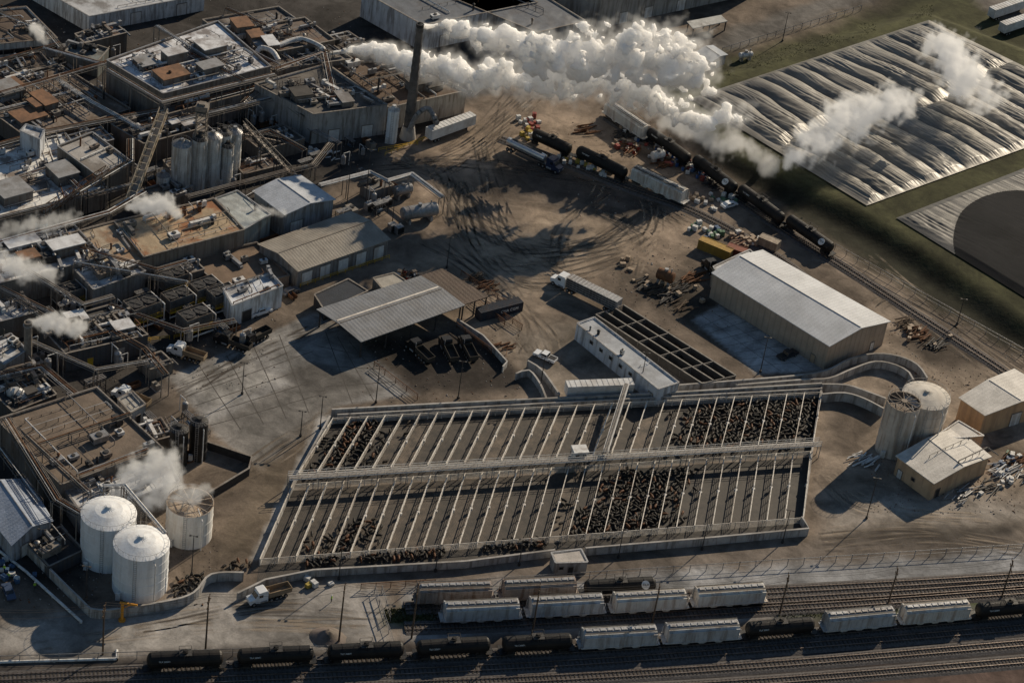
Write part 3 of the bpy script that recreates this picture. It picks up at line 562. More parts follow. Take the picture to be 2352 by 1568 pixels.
# chimney
c=P(936,316); H=dropm(936,316,250); rt=T('chimney','tall dark slender smokestack giving off steam','chimney',c)
CHM=M('chimney_skin',(.13,.12,.115),(.06,.055,.052),.8,0,.8,stain=(.24,.2,.17),samt=.4)
mb=MB(); lst=[]
K=30
for i in range(K+1):
    t=i/K; r=1.35-.55*t+(.09 if i%2 else 0); lst.append((H*t,r))
mb.rings(((0,0),lst),16); O('shaft',mb,CHM,rt)
mb=MB(); mb.rings(((0,0),[(H-.2,1.0),(H+.7,1.0),(H+.7,.75),(H-.3,.75)]),16,0,False); O('rim',mb,STEEL,rt)
mb=MB(); mb.cyl((0,0),2.2,0,3.5,16,0,1.6); O('base',mb,CONC,rt)
mb=MB(); 
for p in ((1.5,-.2),(1.5,.2)): mb.tube((p[0],p[1],0),(p[0]-.55,p[1],H),.05,4)
O('ladder',mb,GALV,rt)
def stack(label,u,v,dpx,r,mat,col=0):
    c=P(u,v); H=dropm(u,v,dpx); rt=T('exhaust_stack',label,'stack',c)
    mb=MB(); mb.rings(((0,0),[(0,r*1.5),(H*.2,r*1.5),(H*.25,r),(H,r),(H,r*.75),(H-1,r*.75)]),14,0,False); O('shaft',mb,mat,rt)
    for a,b_ in ((.22,.24),(.93,.95)): mb=MB(); mb.cyl((0,0),r*(1.9 if a<.5 else 1.2),H*a,H*b_,14); O('collar',mb,GALV,rt)
stack('grey exhaust stack with collar at its base',64,862,122,.9,DUST)
for u,v,d in ((385,560,65),(420,552,62),(455,543,62)): stack('rusty short roof exhaust stack',u,v,d+15,.5,RUST)
def bent(pts,r,label,mat=None):
    q=[P(u,v,z) for u,v,z in pts]; c=q[0].copy(); c.z=0; q=smooth([x-c for x in q],.8); mb=MB()
    for a,b_ in zip(q,q[1:]): mb.tube(a,b_,r,12)
    o=O('exhaust_duct',mb,mat or GALV,None,c); tag(o,label,'duct')
bent([(1000,280,0),(1000,280,5),(1002,280,9),(985,250,11),(960,262,10),(940,300,4)],.7,'thick silver exhaust duct joining the chimney')
bent([(70,925,0),(70,925,3),(40,900,6),(20,905,4)],1.1,'thick white bent duct beside stack',WHT)
bent([(590,120,9),(600,110,10),(625,118,10),(640,140,9)],.7,'thick white roof duct on dark block',WHT)
bent([(640,105,9.5),(690,90,10),(740,110,10),(745,125,8.5)],.7,'thick white roof duct on dark block',WHT)
# ---------------- pipe racks, conveyors ----------------
def rack(pts,z,n=4,r=.12,mats=None,label='steel pipe rack carrying insulated pipes',sup=7,sm=None):
    pz=[P(u,v,z) for u,v in pts]; c=pz[0].copy(); c.z=0; rt=T('pipe_rack',label,'pipe rack',c)
    for k in range(n):
        off=(k-(n-1)/2)*.5; mb=MB(); q=[]
        for i,p in enumerate(pz):
            d=(pz[min(i+1,len(pz)-1)]-pz[max(i-1,0)]).normalized(); q.append(p-c+Vector((-d.y,d.x,0))*off+Vector((0,0,r+.1)))
        rr_=r*random.uniform(.5,1.3)
        for i in range(len(q)-1): mb.tube(q[i],q[i+1],rr_,6)
        O('pipe',mb,mats[k%len(mats)] if mats else random.choice([WHT,GALV,DUST,STEEL,DUST,RUST]),rt)
    mb=MB()
    for i in range(len(pz)-1):
        a,b_=pz[i]-c,pz[i+1]-c; k=max(1,int((b_-a).length/sup)); d=(b_-a).normalized(); nn=Vector((-d.y,d.x,0))*(n*.3)
        for j in range(k+1):
            p=a.lerp(b_,j/k)
            for s in (-1,1): q=p+nn*s; mb.box((q.x,q.y,z/2),(.16,.16,z),ang(a,b_))
            mb.tube(p-nn,p+nn,.08,4)
        for s in (-1,1): mb.tube(a+nn*s,b_+nn*s,.06,4)
    O('support_frame',mb,sm or DUST,rt)
for pts,z,k in [([(-20,222),(290,132)],8,4),([(245,160),(372,236),(632,172)],11.5,4),([(375,290),(640,222),(700,268)],7,4),([(-20,338),(110,302),(372,252)],7,4),([(632,160),(745,120),(765,215)],9.5,4),
  ([(-20,505),(300,425)],7,3),([(-20,562),(250,488),(332,440)],8,3),([(-20,868),(95,842),(170,905)],7,4),([(15,962),(130,1148),(185,1180)],9,4),([(170,605),(430,650)],8,3),([(430,452),(660,392)],6,3),
  ([(130,182),(210,235),(330,300)],7,3),([(460,60),(640,150)],10,3),([(60,780),(220,850),(340,830)],6.5,3),([(180,440),(300,370),(300,320)],10,3),([(60,620),(190,700),(260,680)],8.5,3),([(640,228),(720,300),(780,330)],4,3),([(100,110),(245,150)],7,3),
  ([(0,30),(110,75),(140,110)],7,3),([(520,20),(760,120)],9.8,3),([(60,1000),(200,1130)],9.4,3),([(560,420),(720,380),(760,330)],4,3),([(40,690),(150,760)],7,3),([(420,110),(560,185)],12,3),([(0,420),(130,380),(190,440)],7,3),([(250,700),(420,760),(540,735)],5,3),([(150,560),(360,620),(430,600)],8.3,3),([(0,660),(120,720)],8,3),([(360,60),(520,160)],12,3),([(-20,260),(180,210)],6,4),([(0,1030),(90,1150)],6,3),
  ([(300,300),(560,240),(600,200)],7,4),([(480,340),(620,300),(700,345)],5,3),([(90,1020),(300,950)],9.2,2),([(180,1090),(340,1030)],9,2),([(380,860),(330,800),(260,760)],6,3),([(0,140),(140,100)],7,3)]:
    rack(pts,z,k)
rack([(735,428),(850,398),(890,418),(945,402),(1015,455)],5,3,.3,[WHT,GALV,WHT],'white insulated pipe bridge around the tank yard')
rack([(238,1118),(285,1116),(378,1226)],11,2,.2,[WHT,WHT],'white pipe run serving the storage tanks')
def conveyor(a,za,b_,zb,wd,mat,label):
    a=P(*a,za); b_=P(*b_,zb); c=Vector((a.x,a.y,0)); rt=T('conveyor',label,'conveyor',c); a=a-c;b_=b_-c
    d=(b_-a).normalized(); nn=Vector((-d.y,d.x,0)).normalized()*wd/2; up=Vector((0,0,1.8)); mb=MB()
    for s in (-1,1):
        for u_ in (0,1): mb.tube(a+nn*s+up*u_,b_+nn*s+up*u_,.1,4)
    k=int((b_-a).length/2)
    for i in range(k):
        p=a.lerp(b_,i/k); q=a.lerp(b_,(i+1)/k)
        for s in (-1,1): mb.tube(p+nn*s,q+nn*s+up,.07,4); mb.tube(p+nn*s,p+nn*s+up,.07,4)
        mb.tube(p-nn+up,p+nn+up,.07,4)
    O('truss',mb,mat,rt); mb=MB(); mb.sweep([a,b_],wd*.6,.2,.6); O('belt_housing',mb,DUST,rt)
    for t in (.3,.65,1.):
        p=a.lerp(b_,t)
        for s in (-1,1): mb=MB(); mb.tube(p+nn*s,Vector((p.x,p.y,0))+nn*s*1.6,.14,4); O('support_leg',mb,STEEL,rt)
conveyor((298,470),6,(375,262),17,2,M('conv',(.62,.52,.38),(.44,.33,.22)),'long inclined conveyor gallery on steel truss')
conveyor((100,492),5,(248,398),11,1.6,RUST,'rusty inclined conveyor over the roofs')
conveyor((665,398),4,(560,290),13,1.4,STEEL,'inclined conveyor behind silos'); conveyor((650,330),3,(500,300),13,1.2,STEEL,'dark inclined conveyor behind silos')
# ---------------- ground level process equipment ----------------
def inside(p,poly):
    c=False; n=len(poly)
    for i in range(n):
        x0,y0=poly[i];x1,y1=poly[(i+1)%n]
        if (y0>p.y)!=(y1>p.y) and p.x<(x1-x0)*(p.y-y0)/(y1-y0)+x0: c=not c
    return c
def free(p,mg=1.2): return not any(inside(p+Vector((dx,dy,0)),f_) for f_ in FOOT for dx,dy in ((0,0),(mg,0),(-mg,0),(0,mg),(0,-mg)))
def vessel(k):
    def mk():
        if k==0:
            rt=T('process_vessel','upright steel process vessel on legs','vessel',group='process equipment'); mb=MB(); mb.rings(((0,0),[(1,.2),(1.3,.8),(4,.8),(4.3,.5),(4.4,.1)]),14); O('shell',mb,GALV,rt)
            for a in (.8,2.4,3.9,5.5): mb=MB(); mb.box((math.cos(a)*.7,math.sin(a)*.7,.7),(.12,.12,1.4)); O('leg',mb,STEEL,rt)
            mb=MB(); mb.tube((0,0,4.3),(0,0,5.2),.12); mb.tube((0,0,5.1),(2.4,0,5.1),.12); mb.tube((2.4,0,5.1),(2.4,0,0),.12); O('pipe',mb,WHT,rt)
        elif k==1:
            rt=T('equipment_cabinet','grey equipment cabinet with roof fan','cabinet',group='process equipment'); mb=MB(); mb.box((0,0,1.3),(3.2,1.8,2.4)); mb.box((0,-.92,1.3),(2.8,.06,1.6)); O('housing',mb,DUST,rt); mb=MB(); mb.cyl((0,0),.6,2.5,2.9,12); O('fan',mb,STEEL,rt); mb=MB(); mb.box((0,0,.05),(3.8,2.4,.12)); O('base',mb,CONC,rt)
        elif k==2:
            rt=T('process_skid','pump and pipe skid on steel frame','skid',group='process equipment'); mb=MB()
            for x in (-2,2):
                for y in (-1,1): mb.box((x,y,1.6),(.14,.14,3.2))
            for z in (1.6,3.2):
                for y in (-1,1): mb.box((0,y,z),(4.1,.12,.14))
                for x in (-2,2): mb.box((x,0,z-.02),(.12,2,.14))
            O('frame',mb,STEEL,rt); mb=MB()
            for i in range(4): mb.tube((-2.3,-.7+i*.45,3.4),(2.3,-.7+i*.45,3.4),.11); mb.tube((-1.5+i,-.7+i*.45,3.4),(-1.5+i,-.7+i*.45,.3),.09)
            O('pipework',mb,GALV,rt); mb=MB(); mb.tube((-1,0,.7),(1,0,.7),.45,12); O('pump',mb,M('blue_pump',(.08,.14,.22)),rt)
        else:
            rt=T('waste_bin','rusty open-top steel waste skip','skip',group='waste skips'); mb=MB()
            for y in (-1,1): mb.side([(-2.2,.4),(2.2,.4),(2.6,1.8),(-2.6,1.8)],y-.05,y+.05)
            mb.box((0,0,.45),(4.3,1.9,.1)); mb.add([(-2.2,-1,.4),(-2.2,1,.4),(-2.6,1,1.8),(-2.6,-1,1.8),(2.2,-1,.4),(2.2,1,.4),(2.6,1,1.8),(2.6,-1,1.8)],[(0,1,2,3),(4,5,6,7)]); O('body',mb,RUST,rt)
            for x in (-1.6,-.5,.6,1.7):
                mb=MB()
                for y in (-1.08,1.08): mb.box((x,y,1.1),(.12,.08,1.3))
                mb.box((x,0,.35),(.12,2.2,.1)); O('rib',mb,STEEL,rt)
        return rt
    return mk
rg=random.Random(21)
for (u0,v0,u1,v1,nn) in [(120,250,700,440,60),(60,600,300,800,22),(300,640,560,800,22),(0,790,380,900,22),(330,950,470,1080,10),(0,1180,200,1300,10),(780,400,900,540,7),(560,520,700,700,4),(200,100,330,300,10),(0,100,200,200,8),(700,330,900,400,6)]:
    for _ in range(nn):
        p=P(rg.uniform(u0,u1),rg.uniform(v0,v1))
        if free(p,1.6): k=rg.choice([0,0,1,2,2,3]); s=rg.uniform(.6,1.05); inst('ves%d'%k,vessel(k),(p.x,p.y,.02),th+rg.choice([0,1.57]),(s,s,s))
# ---------------- fences, walls ----------------
def fence(a,b_,h,label,group,mat=FENCE,nr=5,step=3.,name='fence',top=.16,trough=False):
    c=Vector((a.x,a.y,0)); b2=Vector((b_.x,b_.y,0))-c; L=b2.length; th=math.atan2(b2.y,b2.x); mb=MB()
    for i in range(nr): mb.box((L/2,0,h*(i+1)/nr-.05-(.05 if i==nr-1 else 0)),(L,.05,.07))
    mb.box((L/2,0,h),(L,top,.08))
    k=max(1,int(L/step))
    for i in range(k+1): mb.box((L*i/k,0,h/2+.05),(.12,.12,h+.1))
    o=O(name,mb,mat,None,c,th); tag(o,label,'fence',group)
    if trough:
        t=MB(); t.box((L*.48,0,.9),(.5,.6,.5)); t.box((L*.48,0,1.9),(.7,.12,.35)); t.box((L*.48-.3,0,1.),(.12,.12,2.)); t.box((L*.48+.3,0,1.),(.12,.12,2.)); O('gate_latch_post',t,WHT,o)
    return o
def wall(pts,h,label,th=.3,mat=CONCW,sm=False,group=None,cap=True,capm=None):
    p=[P(u,v,h) for u,v in pts]; p=smooth(p,1.5) if sm else p; c=Vector((p[0].x,p[0].y,0)); p=[Vector((q.x,q.y,0))-c for q in p]
    mb=MB(); mb.sweep(p,th,0,h); o=O('wall',mb,mat,None,c); tag(o,label,'wall',group); 
    if cap: mb=MB(); mb.sweep(p,th+.14,h+.002,h+.12); O('coping',mb,capm or CONC,o)
    return o
UT=((765,960),(1888,900)); UB=((686,1086),(1868,1014)); LTp=((672,1112),(1862,1036)); LB=((597,1283),(1845,1188))
def lp(a,b_,t): return (a[0]+(b_[0]-a[0])*t,a[1]+(b_[1]-a[1])*t)
NU,NL=28,30
def pen(row,i):
    n,T_,B_=(NU,UT,UB) if row==0 else (NL,LTp,LB)
    return [P(*lp(*T_,i/n),1.7),P(*lp(*T_,(i+1)/n),1.7),P(*lp(*B_,(i+1)/n),1.7),P(*lp(*B_,i/n),1.7)]
for row,n in ((0,NU),(1,NL)):
    for i in range(n+1):
        q=pen(row,min(i,n-1)); a,b_=(q[0],q[3]) if i<n else (q[1],q[2])
        fence(a,b_,1.8,'pale pipe-rail divider fence between cattle pens','cattle pen divider fences',top=.18,nr=4,trough=True)
for T_ in (UT,UB,LTp,LB):
    for j in range(4): fence(P(*lp(*T_,j/4),1.7),P(*lp(*T_,(j+1)/4),1.7),1.7,'pipe-rail fence closing a row of cattle pens','pen row end fences',top=.1,nr=5)
pm=bpy.data.materials.new('pen_floor'); pm.use_nodes=True; n3=pm.node_tree.nodes; l3=pm.node_tree.links; b3=n3['Principled BSDF']; b3.inputs['Roughness'].default_value=.7
v3=n3.new('ShaderNodeVertexColor'); v3.layer_name='zone'; g3=n3.new('ShaderNodeNewGeometry'); t3=n3.new('ShaderNodeTexNoise'); t3.inputs['Scale'].default_value=.35; t3.inputs['Detail'].default_value=9; t3.inputs['Roughness'].default_value=.75
l3.new(g3.outputs['Position'],t3.inputs['Vector']); r3=n3.new('ShaderNodeMapRange'); 
for i,x in enumerate((.38,.62,.3,1.45)): r3.inputs[i+1].default_value=x
l3.new(t3.outputs[0],r3.inputs[0])
bk=n3.new('ShaderNodeTexBrick'); bk.inputs['Scale'].default_value=1.; bk.inputs['Color1'].default_value=(1,1,1,1); bk.inputs['Color2'].default_value=(.72,.72,.72,1); bk.inputs['Mortar'].default_value=(.2,.2,.2,1); bk.inputs['Mortar Size'].default_value=.07
rot=n3.new('ShaderNodeVectorRotate'); rot.inputs['Angle'].default_value=.35; l3.new(g3.outputs['Position'],rot.inputs['Vector']); l3.new(rot.outputs[0],bk.inputs['Vector'])
mm3=n3.new('ShaderNodeVectorMath'); mm3.operation='MULTIPLY'; l3.new(v3.outputs[0],mm3.inputs[0]); l3.new(bk.outputs['Color'],mm3.inputs[1])
s3=n3.new('ShaderNodeVectorMath'); s3.operation='SCALE'; l3.new(mm3.outputs[0],s3.inputs[0]); l3.new(r3.outputs[0],s3.inputs['Scale']); l3.new(s3.outputs[0],b3.inputs['Base Color'])
CATP={(0,0):14,(0,1):40,(0,2):30,(0,3):12,(0,4):3,(0,19):2,(0,20):16,(0,21):46,(0,22):38,(0,23):50,(0,24):32,(0,25):44,(0,26):50,(0,27):28,(1,16):6,(1,17):16,(1,18):26,(1,19):48,(1,20):38,(1,21):50,(1,22):24,(1,23):5,(1,2):4,(1,3):8,(1,4):22,(1,5):9,(1,6):3}
mb=MB(); cols=[]; rr=random.Random(4)
for row,n in ((0,NU),(1,NL)):
    for i in range(n):
        q=pen(row,i); mb.add([(p.x,p.y,.03) for p in q],[(3,2,1,0)])
        k=rr.uniform(.6,1.2); cc=(.19*k,.143*k,.104*k)
        if (row,i) in CATP and CATP[(row,i)]>10: cc=(.05,.037,.028)
        elif rr.random()<.35: cc=(.09,.069,.053)
        if row==1 and i>22: cc=(.07,.055,.045)
        cols+=[(*cc,1)]*4
for pts in ([(686,1086),(1868,1014),(1862,1036),(672,1112)],[(597,1283),(1845,1188),(1858,1212),(1290,1262),(1070,1288),(720,1308),(590,1330)]):
    q=[P(u,v,1) for u,v in pts]; mb.add([(p.x,p.y,.026) for p in q],[tuple(range(len(q)))]); cols+=[(.08,.062,.048,1)]*len(q)
o=O('pen_pavement',mb,pm); ca=o.data.color_attributes.new('zone','FLOAT_COLOR','POINT'); ca.data.foreach_set('color',[x for c_ in cols for x in c_]); structure(o)
wall([(762,940),(1000,927),(1250,915),(1560,900),(1888,880)],2.2,'long concrete wall along the cattle alley')
wall([(775,952),(1250,926),(1888,892)],1.8,'inner concrete wall of the cattle alley',.2)
wall([(545,1362),(610,1330),(720,1308),(1070,1288),(1275,1262)],1.8,'concrete perimeter wall below cattle pens')
wall([(1345,1258),(1620,1235),(1858,1213),(1842,1186)],2.,'concrete perimeter wall below cattle pens')
wall([(758,955),(680,1095),(597,1285)],1.6,'concrete side wall of the pens',.25)
wall([(1888,882),(1868,1015),(1845,1188)],1.6,'concrete end wall of the pens',.25)
wall([(560,1314),(485,1318),(445,1360),(380,1380),(230,1400),(180,1370),(55,1245)],2.2,'curved concrete wall around the tank compound',.3,sm=True)
CH_=dict(sm=True,group='curved cattle chute walls')
wall([(1560,884),(1690,874),(1830,862),(1900,850),(1950,825),(2010,812),(2065,818),(2108,838),(2130,868)],2.,'curved concrete wall of the cattle chute',**CH_)
wall([(1690,884),(1840,872),(1905,868),(1955,848),(2010,830),(2058,838),(2088,855),(2098,872)],2.,'inner curved concrete wall of the cattle chute',**CH_)
wall([(1888,882),(1945,884),(1995,900),(2035,915)],2.,'short curved wall leading to the silos',**CH_)
wall([(1888,905),(1940,902),(1985,915),(2030,938)],2.4,'lower curved wall leading to the silos',**CH_)
wall([(1185,858),(1215,850),(1240,880),(1255,915)],1.8,'low curved loading ramp wall',sm=True)
wall([(1212,828),(1245,850),(1285,905)],1.8,'low loading ramp wall',sm=True)
wall([(1050,732),(1110,770),(1165,830),(1155,842)],1.6,'low concrete alley wall',.25)
wall([(470,1012),(578,1048),(572,1075),(480,1130)],2.,'dark retaining wall behind the black silos',.3,mat=STEEL,capm=DUST)
CHF=M('chute_rail',(.24,.22,.2),(.13,.12,.11),.6,.1,1)
def chl(t): return lp((1368,722),(1612,880),t),lp((1432,700),(1690,862),t)
for a,b_ in (((1368,722),(1612,880)),((1389,715),(1638,873)),((1411,707),(1664,867)),((1432,700),(1690,862))):
    wall([a,b_],2.2,'dark walled cattle loading chute side',.22,mat=M('chute_wall',(.1,.09,.08),(.06,.054,.048)),group='loading chute walls',capm=CHF)
for i in range(6):
    a,b_=chl(i/5); fence(P(*a,2.3),P(*b_,2.3),2.3,'pipe-rail loading chute cross gate','loading chute fences',mat=CHF,nr=6,top=.18)
for a,b_ in (((1060,620),(1165,690)),((1115,690),(1200,745)),((1090,680),(1160,735)),((860,830),(960,905)),((1160,830),(1165,800)),((1050,740),(1130,800)),((830,1340),(1000,1330))):
    fence(P(*a,1.6),P(*b_,1.6),1.6,'brown pipe fence of a holding corral','corral fences',mat=RUST,nr=4,top=.1)
for a,b_ in (((2352,800),(1920,560)),((1400,225),(1480,270)),((1660,110),(1980,12)),((2352,1248),(1700,1290)),((1700,1290),(1000,1335)),((862,1345),(905,1470)),((878,1345),(898,1410)),((0,1505),(880,1478))):
    fence(P(*a,1.9),P(*b_,1.9),1.9,'thin grey perimeter fence on posts','perimeter fences',mat=GALV,nr=2,step=3.5,top=.04)
def catwalk(a,b_,z,label,wd=1.3):
    a=P(*a,z); b_=P(*b_,z); c=Vector((a.x,a.y,0)); rt=T('catwalk',label,'catwalk',c); a=a-c;b_=b_-c; a.z=b_.z=0
    d=(b_-a).normalized(); nn=Vector((-d.y,d.x,0))*wd/2
    mb=MB(); mb.sweep([a,b_],wd,z-.12,z); O('deck',mb,M('deck',(.28,.255,.23),(.19,.17,.15)),rt)
    mb=MB(); L=(b_-a).length; k=int(L/2)
    for s in (-1,1):
        for hh in (.55,1.1): mb.tube(a+nn*s+Vector((0,0,z+hh)),b_+nn*s+Vector((0,0,z+hh)),.05,4)
        for i in range(k+1): p=a.lerp(b_,i/k)+nn*s; mb.tube(p+Vector((0,0,z)),p+Vector((0,0,z+1.1)),.045,4)
        mb.tube(a+nn*s*1.05+Vector((0,0,z-.1)),b_+nn*s*1.05+Vector((0,0,z-.1)),.1,4)
    O('handrail',mb,WHT,rt); k=int(L/6)
    for i in range(k+1):
        p=a.lerp(b_,i/k)
        for s in (-1,1): mb=MB(); q=p+nn*s; mb.box((q.x,q.y,z/2),(.16,.16,z)); O('support_post',mb,GALV,rt)
catwalk((663,1096),(1884,1018),3.6,'long raised inspection catwalk over the cattle pens',1.4)
catwalk((1440,880),(1390,1040),4.6,'short raised catwalk crossing the pens',1.)
c=P(1326,1068); rt=T('inspection_booth','small white booth standing over the catwalk','booth',c,ang(P(663,1096,3.6),P(1884,1018,3.6)))
mb=MB(); mb.box((0,0,1.9),(3.4,2.8,.2))
for x in (-1.4,1.4):
    for y in (-1.1,1.1): mb.box((x,y,.9),(.18,.18,1.8))
O('platform',mb,GALV,rt); mb=MB(); mb.box((0,0,3.2),(3.,2.4,2.4)); O('cabin',mb,WHT,rt); mb=MB(); mb.box((0,0,4.5),(3.5,2.9,.2),0,0,.95); O('roof',mb,WHT,rt)
for x in (-.8,.8): mb=MB(); mb.box((x,-1.22,3.5),(.8,.06,.8)); O('window',mb,GLASS,rt)
# ---------------- lagoons ----------------
def liner(name,col,col2,rough,spec=.4): return M(name,col,col2,rough,0,.08,stain=tuple(x*.4 for x in col),samt=.45,bump=.1,spec=spec,sscale=.06)
def lagoon(Q,z,nu,nv,fn,mat,label,mf=None):
    q=[P(u,v,z) for u,v in Q]; c=sum(q,Vector())/4; q=[p-c for p in q]; mb=MB(); vs=[]; ws=[]
    for j in range(nv+1):
        t=j/nv
        for i in range(nu+1):
            s=i/nu; p=(q[0]*(1-s)+q[1]*s)*(1-t)+(q[3]*(1-s)+q[2]*s)*t
            vs.append((p.x,p.y,fn(s,t,p+c))); ws.append(p+c)
    fs=[(j*(nu+1)+i,j*(nu+1)+i+1,(j+1)*(nu+1)+i+1,(j+1)*(nu+1)+i) for j in range(nv) for i in range(nu)]
    mb.add(vs,fs)
    if mf: mb.m=[mf(ws[f_[0]]) for f_ in fs]
    o=O('lagoon_cover',mb,mat,None,c,smooth=True); tag(o,label,'lagoon cover'); return o
def folds(s,t,fr=.5):
    g1=noise.noise(Vector((s*4,t*3,7))); g2=noise.noise(Vector((s*7+4,t*7,2)))
    a=(1-abs(noise.noise(Vector(((s+(fr-.5)*.03+g1*.025)*75,t*3.5+g2,0))))*2.2)*.17
    b=(1-abs(noise.noise(Vector(((s*.85+t*.35+g1*.03)*45,(s-t)*3,3))))*2.2)*.12
    return (a+b)*(.5+.8*max(0,g2+.3)),g1
def f1(s,t,p):
    e=min(s,1-s,t,1-t); ed=min(1,e/.035)
    bend=.4*noise.noise(Vector((s*2.2,t*2.5,0)))+.13*noise.noise(Vector((s*5,t*6,9)))
    row=t-.5-.05*math.sin(s*8)-.06*noise.noise(Vector((s*8,0,2)))
    k=s*13+bend+(.5 if row>0 else 0)
    fr=k-math.floor(k); r=(math.sin(math.pi*fr))**.6; val=min(1,abs(row)/.05)
    amp=(1.45+.7*noise.noise(Vector((math.floor(k)*.7,3.1 if row>0 else 0,t*2.4))))*(.25+.75*val)*(.5+.5*min(1,e/.12))
    wr,g1=folds(s,t,fr)
    return .25+ed*(amp*r+wr+.35*noise.noise(Vector((s*4,t*4,1))))
LN=liner('liner_grey',(.165,.15,.127),(.235,.215,.185),.45,.45)
lagoon([(1990,474),(2573,262),(2133,48),(1585,228)],3.05,640,380,f1,LN,'wrinkled grey plastic lagoon cover with puffed ribs')
DC=P(2400,575,3)
def rad(p): return math.hypot(p.x-DC.x,(p.y-DC.y)*.9)/25+.1*noise.noise(p*.05)
def f2(s,t,p):
    e=min(s,1-s,t,1-t); ed=min(1,e/.03); d=rad(p); wr,g1=folds(s*.8,t*.8); k=min(1,max(0,(d-.9)/.2))
    return .2+ed*((1-k)*(.5+.7*max(0,1-d*d)+.12*wr)+k*(wr*1.2+.45))
def mf2(p): return 1 if rad(p)<.97 else 0
lm=liner('liner_dark',(.014,.015,.017),(.022,.022,.024),.85,.08); lm2=liner('liner_mid',(.1,.094,.085),(.15,.14,.125),.5,.4)
lagoon([(2500,775),(2950,560),(2480,338),(2058,502)],3.05,340,300,f2,[lm2,lm],'pleated dark lagoon cover around a smooth black bulge',mf2)
# ---------------- railway ----------------
def track(pts,label):
    p=smooth([P(u,v) for u,v in pts],2.5); c=p[0].copy(); p=[q-c for q in p]
    rt=T('railway_track',label,'railway track',c,group='railway tracks'); rt['kind']='structure'
    mb=MB(); mb.sweep(p,4.2,.0,.22,0,3.); O('ballast_bed',mb,BAL,rt)
    fine=smooth(p,.7); mb=MB()
    for i in range(0,len(fine)-1): 
        d=fine[i+1]-fine[i]; mb.box((fine[i].x,fine[i].y,.25),(.24,2.5,.14),math.atan2(d.y,d.x))
    o=O('sleepers',mb,SLEEP,rt); o['kind']='stuff'
    for s in (-.72,.72):
        q=[]
        for i,x in enumerate(p): d=(p[min(i+1,len(p)-1)]-p[max(i-1,0)]).normalized(); q.append(x+Vector((-d.y,d.x,0))*s)
        mb=MB(); mb.sweep(q,.13,.32,.48); O('rail',mb,RAIL,rt)
BAL=M('ballast',(.12,.112,.11),(.065,.058,.056),.95,0,2.,bump=.4)
TR=[[(-80,1562),(330,1542),(900,1515),(1320,1495),(1700,1470),(2060,1440),(2450,1404)],[(-80,1585),(600,1558),(1300,1525),(1900,1480),(2450,1435)],[(300,1600),(1200,1562),(1800,1525),(2450,1470)],[(900,1610),(1700,1570),(2450,1510)],
 [(930,1442),(1200,1432),(1762,1400),(2100,1378),(2450,1352)],[(930,1396),(1300,1382),(1700,1362),(2100,1340),(2450,1318)],[(1500,1398),(1800,1380),(2150,1358),(2450,1335)],
 [(1395,270),(1480,325),(1590,385),(1700,460),(1810,535),(1915,600),(2100,720),(2300,850),(2450,960)],[(1150,320),(1300,375),(1450,435),(1590,485),(1750,570),(1850,640)]]
for t in TR: track(t,'railway track with dark sleepers and worn steel rails')
def bogie():
    mb=MB()
    for y in (-.95,.95): mb.side([(-1.3,.45),(-1,.8),(-.5,.95),(.5,.95),(1,.8),(1.3,.45),(.9,.35),(.4,.35),(-.4,.35),(-.9,.35)],y-.1,y+.1)
    mb.box((0,0,.8),(.5,2,.4))
    for x in (-.88,.88):
        for y in (-.75,.75): mb.tube((x,y-.07,.92),(x,y+.07,.92),.45,14)
        mb.tube((x,-.8,.9),(x,.8,.9),.08,6)
    return mb
BOG=bogie()
def addbog(rt,x0):
    for x in (-x0,x0):
        mb=MB(); mb.add([(a+x,b_,c_+.02) for a,b_,c_ in BOG.v],BOG.f); O('bogie',mb,STEEL,rt)
    for s in (-1,1): mb=MB(); mb.box((s*8.35,0,1.),(.9,.25,.25)); mb.box((s*8.7,0,1.),(.3,.4,.35)); O('coupler',mb,STEEL,rt)
